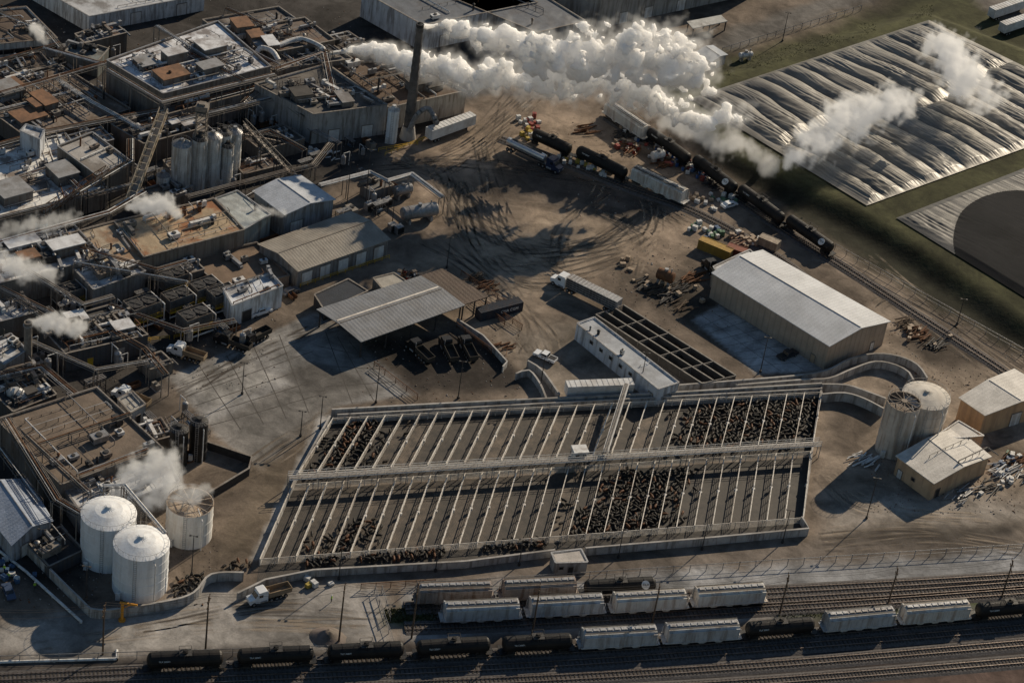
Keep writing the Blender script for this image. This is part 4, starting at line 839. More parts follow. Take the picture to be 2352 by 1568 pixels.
def hopper(cm,key):
    def mk():
        rt=T('hopper_car','grey covered hopper railcar with roof hatches','railcar',group='covered hopper railcars')
        mb=MB(); prof=[(-1.55,1.4),(1.55,1.4),(1.55,3.9),(1.2,4.3),(.5,4.5),(-.5,4.5),(-1.2,4.3),(-1.55,3.9)]; L=7.6; vs=[]
        for x,k in ((-L,0),(L,0)): vs+=[(x,y,z) for y,z in prof]
        n=8; mb.add(vs,[tuple(range(n)),tuple(range(2*n-1,n-1,-1))]+[(i,i+n,(i+1)%n+n,(i+1)%n) for i in range(n)])
        for i in range(13):
            x=-L+.1+i*(2*L-.2)/12
            for y in (-1.6,1.6): mb.box((x,y,2.7),(.14,.14,2.5))
        for y in (-1.6,1.6): mb.box((0,y,4.),(2*L,.16,.18)); mb.box((0,y,1.4),(2*L+1,.16,.3))
        for s in (-1,1): mb.box((s*8,0,1.25),(1.1,2.9,.14)); mb.box((s*(L+.45),1.2,2.4),(.1,.1,2.3)); mb.box((s*(L+.45),-1.2,2.4),(.1,.1,2.3))
        O('body',mb,cm,rt)
        for x in (-3.6,0,3.6):
            mb=MB(); mb.side([(x-1.8,1.4),(x+1.8,1.4),(x+.5,.5),(x-.5,.5)],-1.25,1.25); O('hopper_chute',mb,cm,rt)
        mb=MB(); mb.box((0,0,4.62),(14.6,.9,.14)); 
        for i in range(10): mb.box((-6.6+i*1.47,0,4.74),(1.1,.7,.12))
        O('roof_hatch',mb,GALV,rt)
        mb=MB()
        for y in (-.95,.95):
            mb.box((0,y,4.62),(15,.35,.06))
        O('running_board',mb,STEEL,rt)
        mb=MB()
        for s in (-1,1):
            for y in (1.1,1.5): mb.tube((s*7.75,y,1.3),(s*7.75,y,4.4),.04,4)
            for i in range(8): mb.tube((s*7.75,1.1,1.5+i*.36),(s*7.75,1.5,1.5+i*.36),.03,4)
        O('ladder',mb,GALV,rt); addbog(rt,6.2); return rt
    return mk
def textmesh(s,size,mat,parent,loc,rot):
    cu=bpy.data.curves.new('lettering','FONT'); cu.body=s; cu.size=size; cu.align_x='CENTER'; cu.align_y='CENTER'; cu.extrude=.01
    o=bpy.data.objects.new('tmp',cu); COL.objects.link(o); dg=bpy.context.evaluated_depsgraph_get(); me=bpy.data.meshes.new_from_object(o.evaluated_get(dg)); bpy.data.objects.remove(o)
    me.name='lettering'; me.materials.clear(); me.materials.append(mat); t=bpy.data.objects.new('lettering',me); COL.objects.link(t); t.parent=parent; t.location=loc; t.rotation_euler=rot
    KIDS.setdefault(parent.name,[]).append(t); return t
LET=M('lettering_white',(.75,.75,.73),(.65,.65,.63),.6)
def tankcar(cm,emblem=False,num='TILX 260691'):
    def mk():
        rt=T('tank_car','black railway tank car with top platform','railcar',group='black tank railcars')
        mb=MB(); mb.tube((-8,0,2.7),(8,0,2.7),1.55,20,0,[(0,.3),(.012,.9),(.03,1.3),(.055,1.52),(.3,1.56),(.7,1.56),(.945,1.52),(.97,1.3),(.988,.9),(1,.3)]); 
        for x in (-5,-1.7,1.7,5): mb.tube((x-.05,0,2.7),(x+.05,0,2.7),1.59,20)
        O('tank',mb,cm,rt)
        mb=MB(); mb.box((0,0,1.1),(17,.6,.3)); 
        for s in (-1,1): mb.box((s*7.8,0,1.15),(1.6,2.8,.15)); mb.box((s*6.2,0,1.5),(1.2,2.4,.8),0,0,1.)
        O('underframe',mb,BLACK,rt)
        mb=MB(); mb.box((0,0,4.28),(2.6,1.9,.08)); 
        for x in (-1.3,1.3):
            for y in (-.95,.95): mb.tube((x,y,4.3),(x,y,5.1),.04,4)
        for y in (-.95,.95): mb.tube((-1.3,y,5.1),(1.3,y,5.1),.04,4)
        for x in (-1.3,1.3): mb.tube((x,-.95,5.1),(x,.95,5.1),.04,4)
        O('top_platform',mb,STEEL,rt); mb=MB(); mb.cyl((0,0),.55,4.2,4.75,14); mb.cyl((.0,0),.4,4.75,4.9,12); O('dome',mb,cm,rt)
        mb=MB()
        for y in (-1.75,):
            for x in (-.3,.3): mb.tube((x,y,1.1),(x,-1.1,4.3),.04,4)
            for i in range(8): t=i/8; mb.tube((-.3,y+.6*t,1.2+3*t),(.3,y+.6*t,1.2+3*t),.03,4)
        O('ladder',mb,STEEL,rt)
        if not emblem: textmesh(num,.45,LET,rt,(-4.4,-1.42,3.42),(RD(62),0,0))
        if emblem:
            e=MB(); e.tube((5.2,-1.3,3.65),(5.2,-1.36,3.71),.9,24); O('emblem',e,LET,rt); textmesh('TILX',.7,BLACK,rt,(5.2,-1.42,3.77),(RD(48),0,0))
        addbog(rt,6.2); return rt
    return mk
HG=M('hopper_grey',(.52,.53,.54),(.42,.42,.43),.6,0,.6,stain=(.18,.13,.09),samt=.5,streak=True)
HB=M('hopper_brown',(.34,.285,.255),(.24,.2,.175),.7,0,.5,stain=(.14,.08,.05),samt=.7,streak=True)
HW=M('hopper_white',(.68,.66,.62),(.55,.52,.48),.6,0,.5,stain=(.28,.17,.1),samt=.5,streak=True)
TK=M('tank_black',(.01,.01,.011),(.018,.016,.015),.5,0,.7,stain=(.035,.028,.023),samt=.5,spec=.2)
KD={'g':('hopper_g',hopper(HG,'g')),'b':('hopper_b',hopper(HB,'b')),'w':('hopper_w',hopper(HW,'w')),'t':('tank',tankcar(TK)),'e':('tanke',tankcar(TK,True))}
LB_={'g':'grey covered hopper railcar with roof hatches','b':'brown weathered covered hopper railcar','w':'off-white rust-streaked covered hopper railcar','t':'black tank railcar with white reporting marks','e':'black tank railcar with round white emblem'}
cars=[('t',330,1517,520,1509),('t',538,1508,727,1499),('t',745,1499,935,1489),('t',950,1489,1132,1478),('t',1147,1480,1320,1470),('g',1327,1466,1515,1456),('g',1520,1455,1703,1443),('t',1707,1446,1875,1432),('g',1888,1428,2058,1412),('w',2065,1411,2230,1397),('t',2236,1402,2400,1387),
 ('g',1010,1405,1200,1396),('g',1207,1394,1392,1384),('w',1400,1384,1582,1373),('w',1588,1371,1762,1359),('b',950,1362,1137,1355),('b',1145,1354,1330,1345),('e',1335,1350,1512,1340),
 ('t',1487,300,1586,370),('e',1592,362,1693,438),('t',1696,430,1802,508),('e',1806,500,1915,575),('w',1392,243,1488,308),('t',1222,305,1314,348),('t',1322,343,1443,403),('w',1449,392,1580,455)]
for k,u0,v0,u1,v1 in cars:
    a,b_=P(u0,v0,2.6),P(u1,v1,2.6); L=(b_-a).length; key,mk=KD[k]; m_=(a+b_)/2
    inst(key,mk,(m_.x,m_.y,.02),ang(a,b_),(L/17.2,1,1) ,LB_[k])
# ---------------- vehicles ----------------
def wheels(rt,xs,wd,r,dual=False):
    for x in xs:
        for s in (-1,1):
            mb=MB(); mb.tube((x,s*(wd/2-.3),r),(x,s*(wd/2),r),r,14); mb.tube((x,s*(wd/2),r),(x,s*(wd/2+.01),r),r*.55,10,1); O('wheel',mb,[TYRE,GALV],rt)
def paint(nm,c): return M('paint_'+nm,c,tuple(x*.9 for x in c),.3,0,.5,spec=.5,bump=.02)
def pickup(c,nm):
    def mk():
        rt=T('pickup_truck',nm+' pickup truck parked in the yard','pickup truck'); pt=paint(nm,c)
        mb=MB(); mb.side([(-2.8,.5),(2.8,.5),(2.85,.9),(2.7,1.1),(1.3,1.2),(-2.75,1.2),(-2.85,.8)],-.98,.98); mb.side([(-.9,1.2),(1.35,1.2),(.7,1.85),(-.7,1.88)],-.88,.88); O('body',mb,pt,rt)
        mb=MB(); mb.side([(1.25,1.25),(1.36,1.22),(.78,1.8),(.7,1.8)],-.8,.8); mb.side([(-.8,1.3),(1.05,1.3),(.6,1.75),(-.65,1.78)],-.9,.9); mb.side([(-.93,1.28),(-.85,1.28),(-.7,1.8),(-.76,1.8)],-.75,.75); O('window',mb,GLASS,rt)
        mb=MB(); mb.box((-1.85,0,1.21),(1.75,1.6,.03)); O('cargo_bed',mb,BLACK,rt)
        for y in (-.75,.75): mb=MB(); mb.box((2.82,y,.85),(.08,.3,.2)); O('headlight',mb,LET,rt)
        wheels(rt,(-1.7,1.8),1.96,.4); return rt
    return mk
def car(c,nm):
    def mk():
        rt=T('car',nm+' car parked in the yard','car'); pt=paint(nm,c)
        mb=MB(); mb.side([(-2.3,.35),(2.3,.35),(2.35,.7),(1.2,.95),(-2.2,1.0),(-2.35,.7)],-.9,.9); mb.side([(-1.6,.98),(1.1,.95),(.5,1.42),(-1.1,1.45)],-.78,.78); O('body',mb,pt,rt)
        mb=MB(); mb.side([(-1.45,1.02),(.95,1.0),(.45,1.36),(-1.05,1.38)],-.8,.8); mb.side([(1.0,1.0),(1.12,.98),(.56,1.38),(.5,1.38)],-.7,.7); O('window',mb,GLASS,rt)
        wheels(rt,(-1.4,1.45),1.8,.33); return rt
    return mk
def put(key,mk,a,b_,label=None,rev=False):
    a,b_=P(*a,.8),P(*b_,.8); m_=(a+b_)/2; return inst(key,mk,(m_.x,m_.y,.03),ang(a,b_)+(math.pi if rev else 0),(1,1,1),label)
WP=(.78,.79,.8)
put('pw',pickup(WP,'white'),(1280,830),(1225,806),'white pickup truck near the loading ramp')
put('pw',pickup(WP,'white'),(575,722),(620,708),'white pickup truck beside wrapped building')
put('cw',car(WP,'white'),(1657,474),(1694,463),'white car parked by stacked bags')
put('pb',pickup((.03,.03,.035),'black'),(1790,822),(1828,806),'black pickup truck on concrete apron')
put('van',car((.05,.07,.12),'dark_blue'),(12,1338),(28,1375),'dark blue car beside the tank yard')
put('pw',pickup(WP,'white'),(2290,30),(2320,18),'white pickup truck in far lot')
put('cg',car((.12,.12,.13),'grey'),(655,672),(680,662),'grey car behind warehouse')
def cab(rt,pt,x0):
    mb=MB(); mb.side([(x0,.6),(x0+2.2,.6),(x0+2.2,3.5),(x0+.3,3.6),(x0,3.2)],-1.2,1.2); mb.side([(x0+2.2,.6),(x0+4.2,.6),(x0+4.3,1.7),(x0+2.9,2.),(x0+2.4,2.8),(x0+2.2,3.)],-1.05,1.05); O('cab',mb,pt,rt)
    mb=MB(); mb.side([(x0+2.42,2.1),(x0+2.98,2.05),(x0+2.48,2.85),(x0+2.38,2.85)],-.95,.95); mb.box((x0+1.7,0,2.5),(.9,2.46,.7)); O('windshield',mb,GLASS,rt)
    mb=MB(); mb.box((x0-1.2,0,.95),(5,1.,.25)); mb.tube((x0+.3,-1.05,.8),(x0+1.8,-1.05,.8),.32,10); mb.tube((x0+.3,1.05,.8),(x0+1.8,1.05,.8),.32,10); mb.tube((x0-.15,.9,1),(x0-.15,.9,3.8),.1,8); O('chassis',mb,GALV,rt)
    for y in (-.8,.8): q=MB(); q.box((x0+4.28,y,1.1),(.08,.3,.25)); O('headlight',q,LET,rt)
    wheels(rt,(x0+3.3,x0-.9,x0-2.2),2.4,.52)
def semi(kind,pt,label):
    def mk():
        rt=T('semi_truck',label,'truck'); cab(rt,pt,5.5)
        if kind=='tank':
            mb=MB(); mb.tube((-8.5,0,2.3),(4.6,0,2.3),1.1,18,0,[(0,.6),(.02,1.),(.2,1.1),(.8,1.1),(.98,1.),(1,.6)]); 
            for x in (-6,-3,0,2.5): mb.tube((x,0,2.3),(x+.1,0,2.3),1.15,18)
            O('tank_trailer',mb,M('polished_steel',(.6,.6,.62),(.5,.5,.52),.2,.7,1),rt); mb=MB(); mb.box((-2,0,3.45),(10,.7,.06)); O('walkway',mb,STEEL,rt)
            mb=MB(); mb.box((-2,0,1.05),(12.5,1,.25)); O('trailer_frame',mb,STEEL,rt)
        elif kind=='cattle':
            mb=MB(); mb.box((-2,0,2.6),(14.5,2.5,2.7)); 
            for i in range(16):
                for y in (-1.28,1.28): mb.box((-8.9+i*.93,y,2.6),(.1,.1,2.7))
            O('livestock_trailer',mb,GALV,rt); mb=MB()
            for k in range(4):
                for y in (-1.27,1.27): mb.box((-2,y,1.75+k*.6),(14.2,.06,.22))
            O('ventilation_slot',mb,BLACK,rt); mb=MB()
            for i in range(15): mb.box((-8.5+i*.93,0,3.99),(.12,2.45,.08))
            O('roof_rib',mb,WHT,rt)
        wheels(rt,(-7.4,-6.1),2.4,.52); return rt
    return mk
a,b_=P(1156,322,1.8),P(1290,386,1.8); m_=(a+b_)/2; inst('st',semi('tank',paint('navy',(.03,.04,.08)),'semi truck with shiny steel tank trailer'),(m_.x,m_.y,.03),ang(a,b_),(.95,1,1))
a,b_=P(1418,705,1.8),P(1277,636,1.8); m_=(a+b_)/2; inst('sc',semi('cattle',paint('white',WP),'white semi truck with slatted livestock trailer'),(m_.x,m_.y,.03),ang(a,b_),(1,1,1))
def btr(pt,label,cabp=None):
    def mk():
        rt=T('box_trailer',label,'trailer'); mb=MB(); mb.box((0,0,2.6),(15.5,2.55,2.8))
        for x in (-7.7,7.7): mb.box((x,0,2.6),(.12,2.62,2.86))
        O('body',mb,pt,rt); mb=MB(); mb.box((0,0,1.1),(15,1,.2)); mb.box((5.4,0,.6),(.15,1.6,1.1)); O('chassis',mb,STEEL,rt); wheels(rt,(-6.2,-5),2.4,.5)
        mb=MB(); 
        for i in range(12): mb.box((-7+i*1.27,0,4.02),(.08,2.5,.05))
        O('roof_rib',mb,GALV,rt); return rt
    return mk
BT=btr(M('trailer_white',(.66,.67,.68),(.56,.56,.56),.5,0,.7,stain=(.2,.15,.1),samt=.4),'white box trailer at the loading dock')
for a,b_,lb in (((985,308),(1085,272),'white box trailer by the boiler house dock'),((1312,893),(1440,888),'white box trailer beside the long wall'),((2285,28),(2345,8),'white box trailer in the far lot'),((2310,62),(2370,42),'white box trailer in the far lot')):
    a,b_=P(*a,2.5),P(*b_,2.5); m_=(a+b_)/2; inst('bt',BT,(m_.x,m_.y,.02),ang(a,b_),(1,1,1),lb)
def dump(pt,nm,load):
    def mk():
        rt=T('dump_truck',nm,'truck'); cab(rt,pt,0.5); mb=MB(); mb.side([(-5.2,1.3),(.2,1.3),(.2,2.7),(-5.4,2.5)],-1.2,-1.1); mb.side([(-5.2,1.3),(.2,1.3),(.2,2.7),(-5.4,2.5)],1.1,1.2); mb.box((-2.5,0,1.35),(5.4,2.2,.1)); mb.box((.15,0,2.),(.1,2.2,1.4)); mb.box((-5.3,0,1.9),(.1,2.2,1.2)); O('dump_body',mb,load,rt)
        mb=MB(); mb.box((-2.5,0,1.),(5.5,1,.25)); O('frame',mb,STEEL,rt); wheels(rt,(-3.9,-2.7),2.3,.5); return rt
    return mk
for a,b_,k,lb in (((985,825),(940,785),'d','dark dump truck in the muddy corral'),((1040,822),(1018,780),'d','dark dump truck in the muddy corral'),((1085,820),(1062,778),'d','dark dump truck in the muddy corral'),((465,822),(388,798),'w','white-cab dump truck beside the process building'),((560,795),(505,775),'d','dark truck on the plant road'),((605,765),(560,788),'d','dark truck on the plant road'),((330,925),(268,900),'w','white-cab truck near the rendering hall'),((660,1352),(570,1378),'w','white-cab flatbed truck on the gravel road'),((1655,640),(1620,600),'d','dark truck parked among scrap')):
    a,b_=P(*a,1.2),P(*b_,1.2); m_=(a+b_)/2; pt=paint('white',WP) if k=='w' else BLACK
    inst('dump'+k,dump(pt,lb,M('dumpbed',(.06,.05,.04),(.035,.03,.025))if k=='d' else M('bedtan',(.3,.22,.14))),(m_.x,m_.y,.03),ang(a,b_),(.9,.9,.9),lb)
def container(c,nm,txt=None):
    def mk():
        rt=T('shipping_container',nm,'shipping container'); pt=M('cont_'+nm.replace(' ','_'),c,tuple(x*.75 for x in c),.6,0,.6,stain=(.1,.06,.04),samt=.3,streak=True)
        mb=MB(); mb.box((0,0,1.3),(12,2.3,2.45))
        for i in range(40):
            for y in (-1.18,1.18): mb.box((-5.8+i*.297,y,1.3),(.15,.07,2.3))
            mb.box((-5.8+i*.297,0,2.55),(.15,2.2,.05))
        O('body',mb,pt,rt); mb=MB()
        for x in (-6.05,6.05):
            for y in (-1.18,1.18): mb.box((x,y,1.3),(.15,.15,2.6))
            mb.box((x,0,2.55),(.14,2.3,.12)); mb.box((x,0,.08),(.14,2.3,.14))
        for y in (-1.2,1.2): mb.box((0,y,.08),(12,.12,.14)); mb.box((0,y,2.56),(12,.12,.12))
        O('frame',mb,pt,rt); mb=MB(); 
        for y in (-.8,-.3,.3,.8): mb.tube((6.14,y,.2),(6.14,y,2.4),.04,4)
        O('door_bar',mb,GALV,rt)
        if txt: textmesh(txt,1.1,LET,rt,(2.2,-1.26,1.3),(RD(90),0,0))
        return rt
    return mk
for a,b_,c,nm,tx,L in (((1098,722),(1195,697),(.03,.04,.06),'dark blue shipping container with white lettering','CMA CGM',12.3),((1608,555),(1680,585),(.45,.28,.06),'yellow shipping container beside wrapped pallets',None,9),((1670,570),(1720,588),(.25,.07,.04),'red-brown shipping container near the metal building',None,7),((1745,548),(1788,566),(.45,.38,.3),'pale tan shipping container among bales',None,6),((735,695),(790,672),(.04,.06,.09),'navy shipping container beside the flat shed',None,8)):
    a,b_=P(*a,1.4),P(*b_,1.4); m_=(a+b_)/2; l_=(b_-a).length; inst(nm,container(c,nm,tx),(m_.x,m_.y,.02),ang(a,b_),(l_/12.2,1,1))
# ---------------- poles ----------------
def lightpole(u,v,d,label='slender steel light mast with floodlights'):
    c=P(u,v); H=dropm(u,v,d); rt=T('light_pole',label,'light pole',c,group='yard light poles')
    mb=MB(); mb.cyl((0,0),.13,0,H,8,0,.07); mb.cyl((0,0),.3,0,.6,8); O('mast',mb,STEEL,rt)
    mb=MB(); mb.box((0,0,H),(1.6,.08,.08)); 
    for x in (-.65,.65): mb.box((x,-.15,H+.1),(.45,.35,.18)) 
    O('lamp_head',mb,STEEL,rt)
for u,v,d in [(96,1305,90),(197,1398,98),(1026,615,70),(863,925,85),(1052,915,85),(1746,855,80),(1990,1190,92),(556,905,72),(735,985,75),(690,1002,58),(1470,890,80),(1240,895,75),(2198,745,58),(796,478,105),(838,480,135),(778,1330,75),(1000,1312,62),(1192,1298,60),(1420,1280,65),(1612,1262,60),(1797,1246,75),(440,1320,90),(900,520,80),(1797,95,65)]: lightpole(u,v,d)
def upole(u,v,d):
    c=P(u,v); H=dropm(u,v,d); rt=T('utility_pole','wooden utility pole with crossarms and insulators','utility pole',c,group='utility poles along the railway')
    mb=MB(); mb.cyl((0,0),.2,0,H,8,0,.13); O('shaft',mb,WOOD,rt)
    for z in (H-.6,H-2.):
        mb=MB(); mb.box((0,0,z),(.15,2.8,.15)); 
        for y in (-1.2,-.5,.5,1.2): mb.cyl((0,y),.08,z+.07,z+.35,6)
        O('crossarm',mb,WOOD,rt)
    return c+Vector((0,0,H-.3))
tops=[upole(u,v,d) for u,v,d in [(-60,1512,110),(236,1502,112),(472,1490,120),(778,1475,130),(945,1465,125),(1222,1455,110),(1498,1430,85),(1790,1410,90),(2040,1385,80),(2300,1372,85),(2560,1350,85)]]
for a,b_ in zip(tops,tops[1:]):
    for y in (-1.2,.5,1.2):
        mb=MB(); pr=None; off=Vector((0,y,0))
        for i in range(13):
            t=i/12; p=a.lerp(b_,t)+off-a; p.z-=4*t*(1-t)*1.2
            if pr is not None: mb.tube(pr,p,.025,4)
            pr=p
        o=O('overhead_cable',mb,STEEL,None,a); tag(o,'thin dark cable strung between utility poles','cable','overhead cables')
# ---------------- yard equipment ----------------
def htank(label,a,b_,r,mat):
    a,b_=P(*a,r+1),P(*b_,r+1); m_=(a+b_)/2; L=(b_-a).length; rt=T('horizontal_tank',label,'tank',(m_.x,m_.y,0),ang(a,b_))
    mb=MB(); mb.tube((-L/2,0,r+1),(L/2,0,r+1),r,22,0,[(0,r*.5),(.03,r*.9),(.06,r),(.94,r),(.97,r*.9),(1,r*.5)]); 
    for t in (-.3,0,.3): mb.tube((t*L-.08,0,r+1),(t*L+.08,0,r+1),r+.06,22)
    O('shell',mb,mat,rt)
    for t in (-.3,.3): mb=MB(); mb.box((t*L,0,.6),(.6,r*1.6,1.2)); O('saddle',mb,CONC,rt)
    mb=MB(); mb.cyl((0,0),.5,2*r+1,2*r+1.6,12); mb.tube((L*.3,0,2*r+.9),(L*.3,0,2*r+2),.15,6); O('manhole',mb,GALV,rt)
htank('large silver horizontal tank on saddles',(922,492),(1005,478),1.7,GALV); htank('small grey horizontal tank in the tank yard',(905,440),(945,430),1.3,GALV); htank('upturned rusty steel drum tank among scrap',(1510,625),(1548,640),1.4,RUST); htank('white horizontal tank near bags',(1498,358),(1525,352),1.1,WHT); htank('small white gas tank by lagoon',(1698,128),(1728,124),.8,WHT)
def xform():
    rt=T('transformer','grey electrical transformer cabinet with fins','transformer',group='transformers in substation yard'); mb=MB(); mb.box((0,0,1.1),(1.9,1.5,2)); O('cabinet',mb,GALV,rt); mb=MB()
    for i in range(7): mb.box((-.8+i*.27,-.9,1.1),(.08,.35,1.5))
    O('cooling_fin',mb,STEEL,rt); mb=MB()
    for x in (-.5,0,.5): mb.cyl((x,0),.1,2.1,2.7,8)
    O('bushing',mb,WHT,rt); return rt
for u,v in ((846,482),(868,478),(888,472),(900,530),(915,535),(850,440),(872,450),(600,345)): inst('xf',xform,P(u,v),th)
bld('grey equipment skid building in the tank yard',[(850,440),(905,425),(880,408),(828,422)],3,(.2,.2,.2),(.16,.16,.16),seed=60,clut=4,par=.2)
c=P(280,1424); rt=T('jib_crane','yellow-orange jib crane on a column','crane',c,RD(0)); OR=M('orange',(.65,.28,.03),(.5,.22,.03))
mb=MB(); mb.cyl((0,0),.3,0,4.4,10); mb.cyl((0,0),.7,0,.3,10); O('column',mb,OR,rt); mb=MB(); mb.box((1.2,0,4.5),(3.4,.3,.4)); mb.tube((0,0,3.2),(1.8,0,4.4),.1,4); O('jib_arm',mb,OR,rt)
def pipeline(pts,r,label):
    p=[P(u,v,r) for u,v in pts]; c=p[0].copy(); c.z=0; mb=MB()
    for a,b_ in zip(p,p[1:]): mb.tube(a-c,b_-c,r,8)
    for a,b_ in zip(p,p[1:]):
        k=max(1,int((b_-a).length/8))
        for i in range(k+1): q=a.lerp(b_,i/k)-c; mb.box((q.x,q.y,r*.5),(.5,.5,r))
    o=O('pipeline',mb,WHT,None,c); tag(o,label,'pipeline')
pipeline([(-20,1250),(60,1312),(186,1426)],.3,'white pipeline running over the dirt'); pipeline([(-20,1520),(268,1512),(268,1492)],.3,'white pipeline beside the tracks')
def yrail(pts,h=1.1):
    p=[P(u,v,h) for u,v in pts]; c=Vector((p[0].x,p[0].y,0)); mb=MB()
    for a,b_ in zip(p,p[1:]):
        a=a-c;b_=b_-c
        for z in (-.5,0): mb.tube(a+Vector((0,0,z)),b_+Vector((0,0,z)),.07,4)
        k=max(1,int((b_-a).length/2))
        for i in range(k+1): q=a.lerp(b_,i/k); mb.box((q.x,q.y,h/2),(.12,.12,h))
    o=O('guard_railing',mb,YEL,None,c); tag(o,'yellow steel guard railing','railing','yellow guard railings')
for p in ([(690,652),(895,585)],[(225,825),(330,795)],[(885,350),(985,310)],[(400,770),(520,740)],[(870,340),(960,325)],[(230,790),(390,770)]): yrail(p)
# ---------------- loose goods ----------------
def pallet(nm,c,wrap=True):
    def mk():
        rt=T('pallet_stack',nm,'pallet',group='stacked pallets in the yard'); mb=MB()
        for y in (-.5,0,.5): mb.box((0,y,.07),(1.2,.1,.12))
        for i in range(6): mb.box((-.5+i*.2,0,.15),(.14,1.1,.03))
        O('pallet',mb,WOOD,rt); mb=MB(); pt=M('goods_'+nm.replace(' ','_'),c,tuple(x*.7 for x in c),.5,0,3)
        for z in (.17,.62,1.07):
            for x in (-.3,.3): mb.box((x,random.uniform(-.04,.04),z+.22),(.58,1.05,.42),random.uniform(-.05,.05),0,.93)
        O('wrapped_goods',mb,pt,rt); return rt
    return mk
def drum(nm,c):
    def mk():
        rt=T('drum',nm,'drum',group='drums in the yard'); mb=MB(); mb.rings(((0,0),[(0,.29),(.3,.29),(.31,.31),(.34,.31),(.35,.29),(.6,.29),(.61,.31),(.64,.31),(.65,.29),(.88,.29)]),12); O('shell',mb,paint('d'+nm.replace(' ','_'),c),rt)
        mb=MB(); mb.rings(((0,0),[(.885,.3),(.92,.3)]),12); mb.cyl((.15,0),.05,.92,.95,6); O('lid',mb,STEEL,rt); return rt
    return mk
PK=[('white shrink-wrapped pallet of bags',(.64,.63,.61)),('red pallet of stacked crates',(.28,.065,.05)),('blue pallet of stacked crates',(.07,.13,.24)),('green pallet of stacked crates',(.08,.17,.1)),('tan pallet of stacked boards',(.37,.28,.2)),('yellow pallet of wrapped goods',(.45,.33,.07))]
rnd=random.Random(11)
def scatter(u0,v0,u1,v1,wd,n,ks):
    for i in range(n):
        t=rnd.random(); p=P(u0+(u1-u0)*t,v0+(v1-v0)*t); d=(P(u1,v1)-P(u0,v0)).normalized(); p=p+Vector((-d.y,d.x,0))*rnd.uniform(-wd,wd)
        if not free(p,.6): continue
        k=rnd.choice(ks); s=rnd.uniform(.7,1.05); nm,c=PK[k] if k<6 else (None,None)
        if k<6: inst('pal%d'%k,pallet(nm,c),(p.x,p.y,.02),rnd.uniform(0,3),(s*rnd.uniform(.8,1.3),s,s*rnd.uniform(.4,1.)))
        else: inst('dr%d'%k,drum(['blue steel drum on dirt','red steel drum on dirt'][k-6],[(.05,.12,.3),(.35,.05,.03)][k-6]),(p.x,p.y,.02),0,(1.3,1.3,1.3))
scatter(1195,285,1235,280,3.5,14,[0,1,1]); scatter(1200,305,1235,325,2,7,[5,4,0]); scatter(1280,362,1400,402,2,34,[0,0,0,0,5]); scatter(1500,352,1560,385,3,26,[1,6,7,0]); scatter(1560,375,1640,415,3,32,[2,0,6,0,1])
scatter(1625,450,1690,470,2,12,[0,0,3]); scatter(1590,520,1650,548,3,26,[3,0,3,0,2]); scatter(1680,540,1740,565,2.5,22,[4,4,4,0]); scatter(1410,325,1470,350,3,20,[7,1,4]); scatter(1560,440,1650,480,2,12,[4,0]); scatter(1420,290,1560,370,2,14,[4,1,0,6])
scatter(1450,650,1620,690,5,12,[4]); scatter(900,630,960,645,2,10,[0,4,7]); scatter(2290,1090,2352,1050,3,14,[0,4,2,3]); scatter(680,345,740,360,2,7,[0,0]); scatter(2080,760,2180,790,5,8,[4,4]); scatter(5,1290,80,1350,3,10,[0,2]); scatter(700,1340,760,1350,1,4,[5,0]); scatter(1410,620,1470,600,3,4,[4]); scatter(2240,1130,2330,1110,2,8,[0,4])
def scrap(u,v,n,L,label,mat,seed):
    r=random.Random(seed); c=P(u,v); mb=MB()
    for i in range(n):
        x,y=r.uniform(-2,2),r.uniform(-2,2); a=r.uniform(-.4,.4)+th; z=.15+abs(r.gauss(0,.35)); l_=L*r.uniform(.4,1)
        mb.tube((x-math.cos(a)*l_/2,y-math.sin(a)*l_/2,z),(x+math.cos(a)*l_/2,y+math.sin(a)*l_/2,z+r.uniform(-.1,.3)),r.uniform(.08,.22),r.choice([4,6,8]))
    o=O('scrap_heap',mb,mat,None,c); tag(o,label,'scrap heap','heaps of stored pipe and scrap')
for i,(u,v,n,L,mt) in enumerate([(1975,1055,10,6,WHT),(2005,1068,10,6,WHT),(1540,685,24,5,STEEL),(1480,655,18,4,STEEL),(1590,640,20,6,RUST),(2110,770,26,6,RUST),(2150,790,20,5,STEEL),(2230,1130,14,5,GALV),(2300,1080,16,5,WHT),(2330,1060,14,5,RUST),(1450,345,20,4,RUST),(1570,705,12,5,WOOD),(1700,555,18,4,M('bale',(.35,.26,.18),(.2,.1,.07))),(640,1352,8,5,M('timber',(.4,.27,.13))),(1160,800,12,3,RUST),(2190,1145,12,3,GALV),(2270,1120,16,5,STEEL),(2340,1090,16,5,GALV),(2080,745,20,5,WOOD),(1510,670,20,4,WOOD),(1560,660,20,4,STEEL),(420,1050,10,3,RUST),(760,360,10,3,WHT),(1430,310,20,5,STEEL),(1520,375,20,5,RUST),(1640,430,18,4,STEEL),(1350,300,20,5,RUST),(1120,660,14,4,RUST),(950,640,14,4,STEEL),(1090,640,14,4,WOOD),(925,632,12,3,RUST)]):
    scrap(u,v,n,L,'loose heap of stored pipe and scrap metal',mt,i)
mb=MB(); r=random.Random(77)
for (u0,v0,u1,v1,nn) in [(0,0,900,420,1500),(0,420,640,900,1400),(1300,270,1650,500,600),(1400,560,1700,760,400),(830,740,1200,930,300),(2040,730,2352,900,400),(2000,1050,2352,1180,400),(0,1180,500,1400,500)]:
    for _ in range(nn):
        p=P(r.uniform(u0,u1),r.uniform(v0,v1)); s=r.uniform(.06,.22)*(1.6 if r.random()<.1 else 1); mb.box((p.x,p.y,s*.3),(s*r.uniform(.7,2.5),s,s*.7),r.uniform(0,3),r.choice([0,0,0,1,2]),.6)
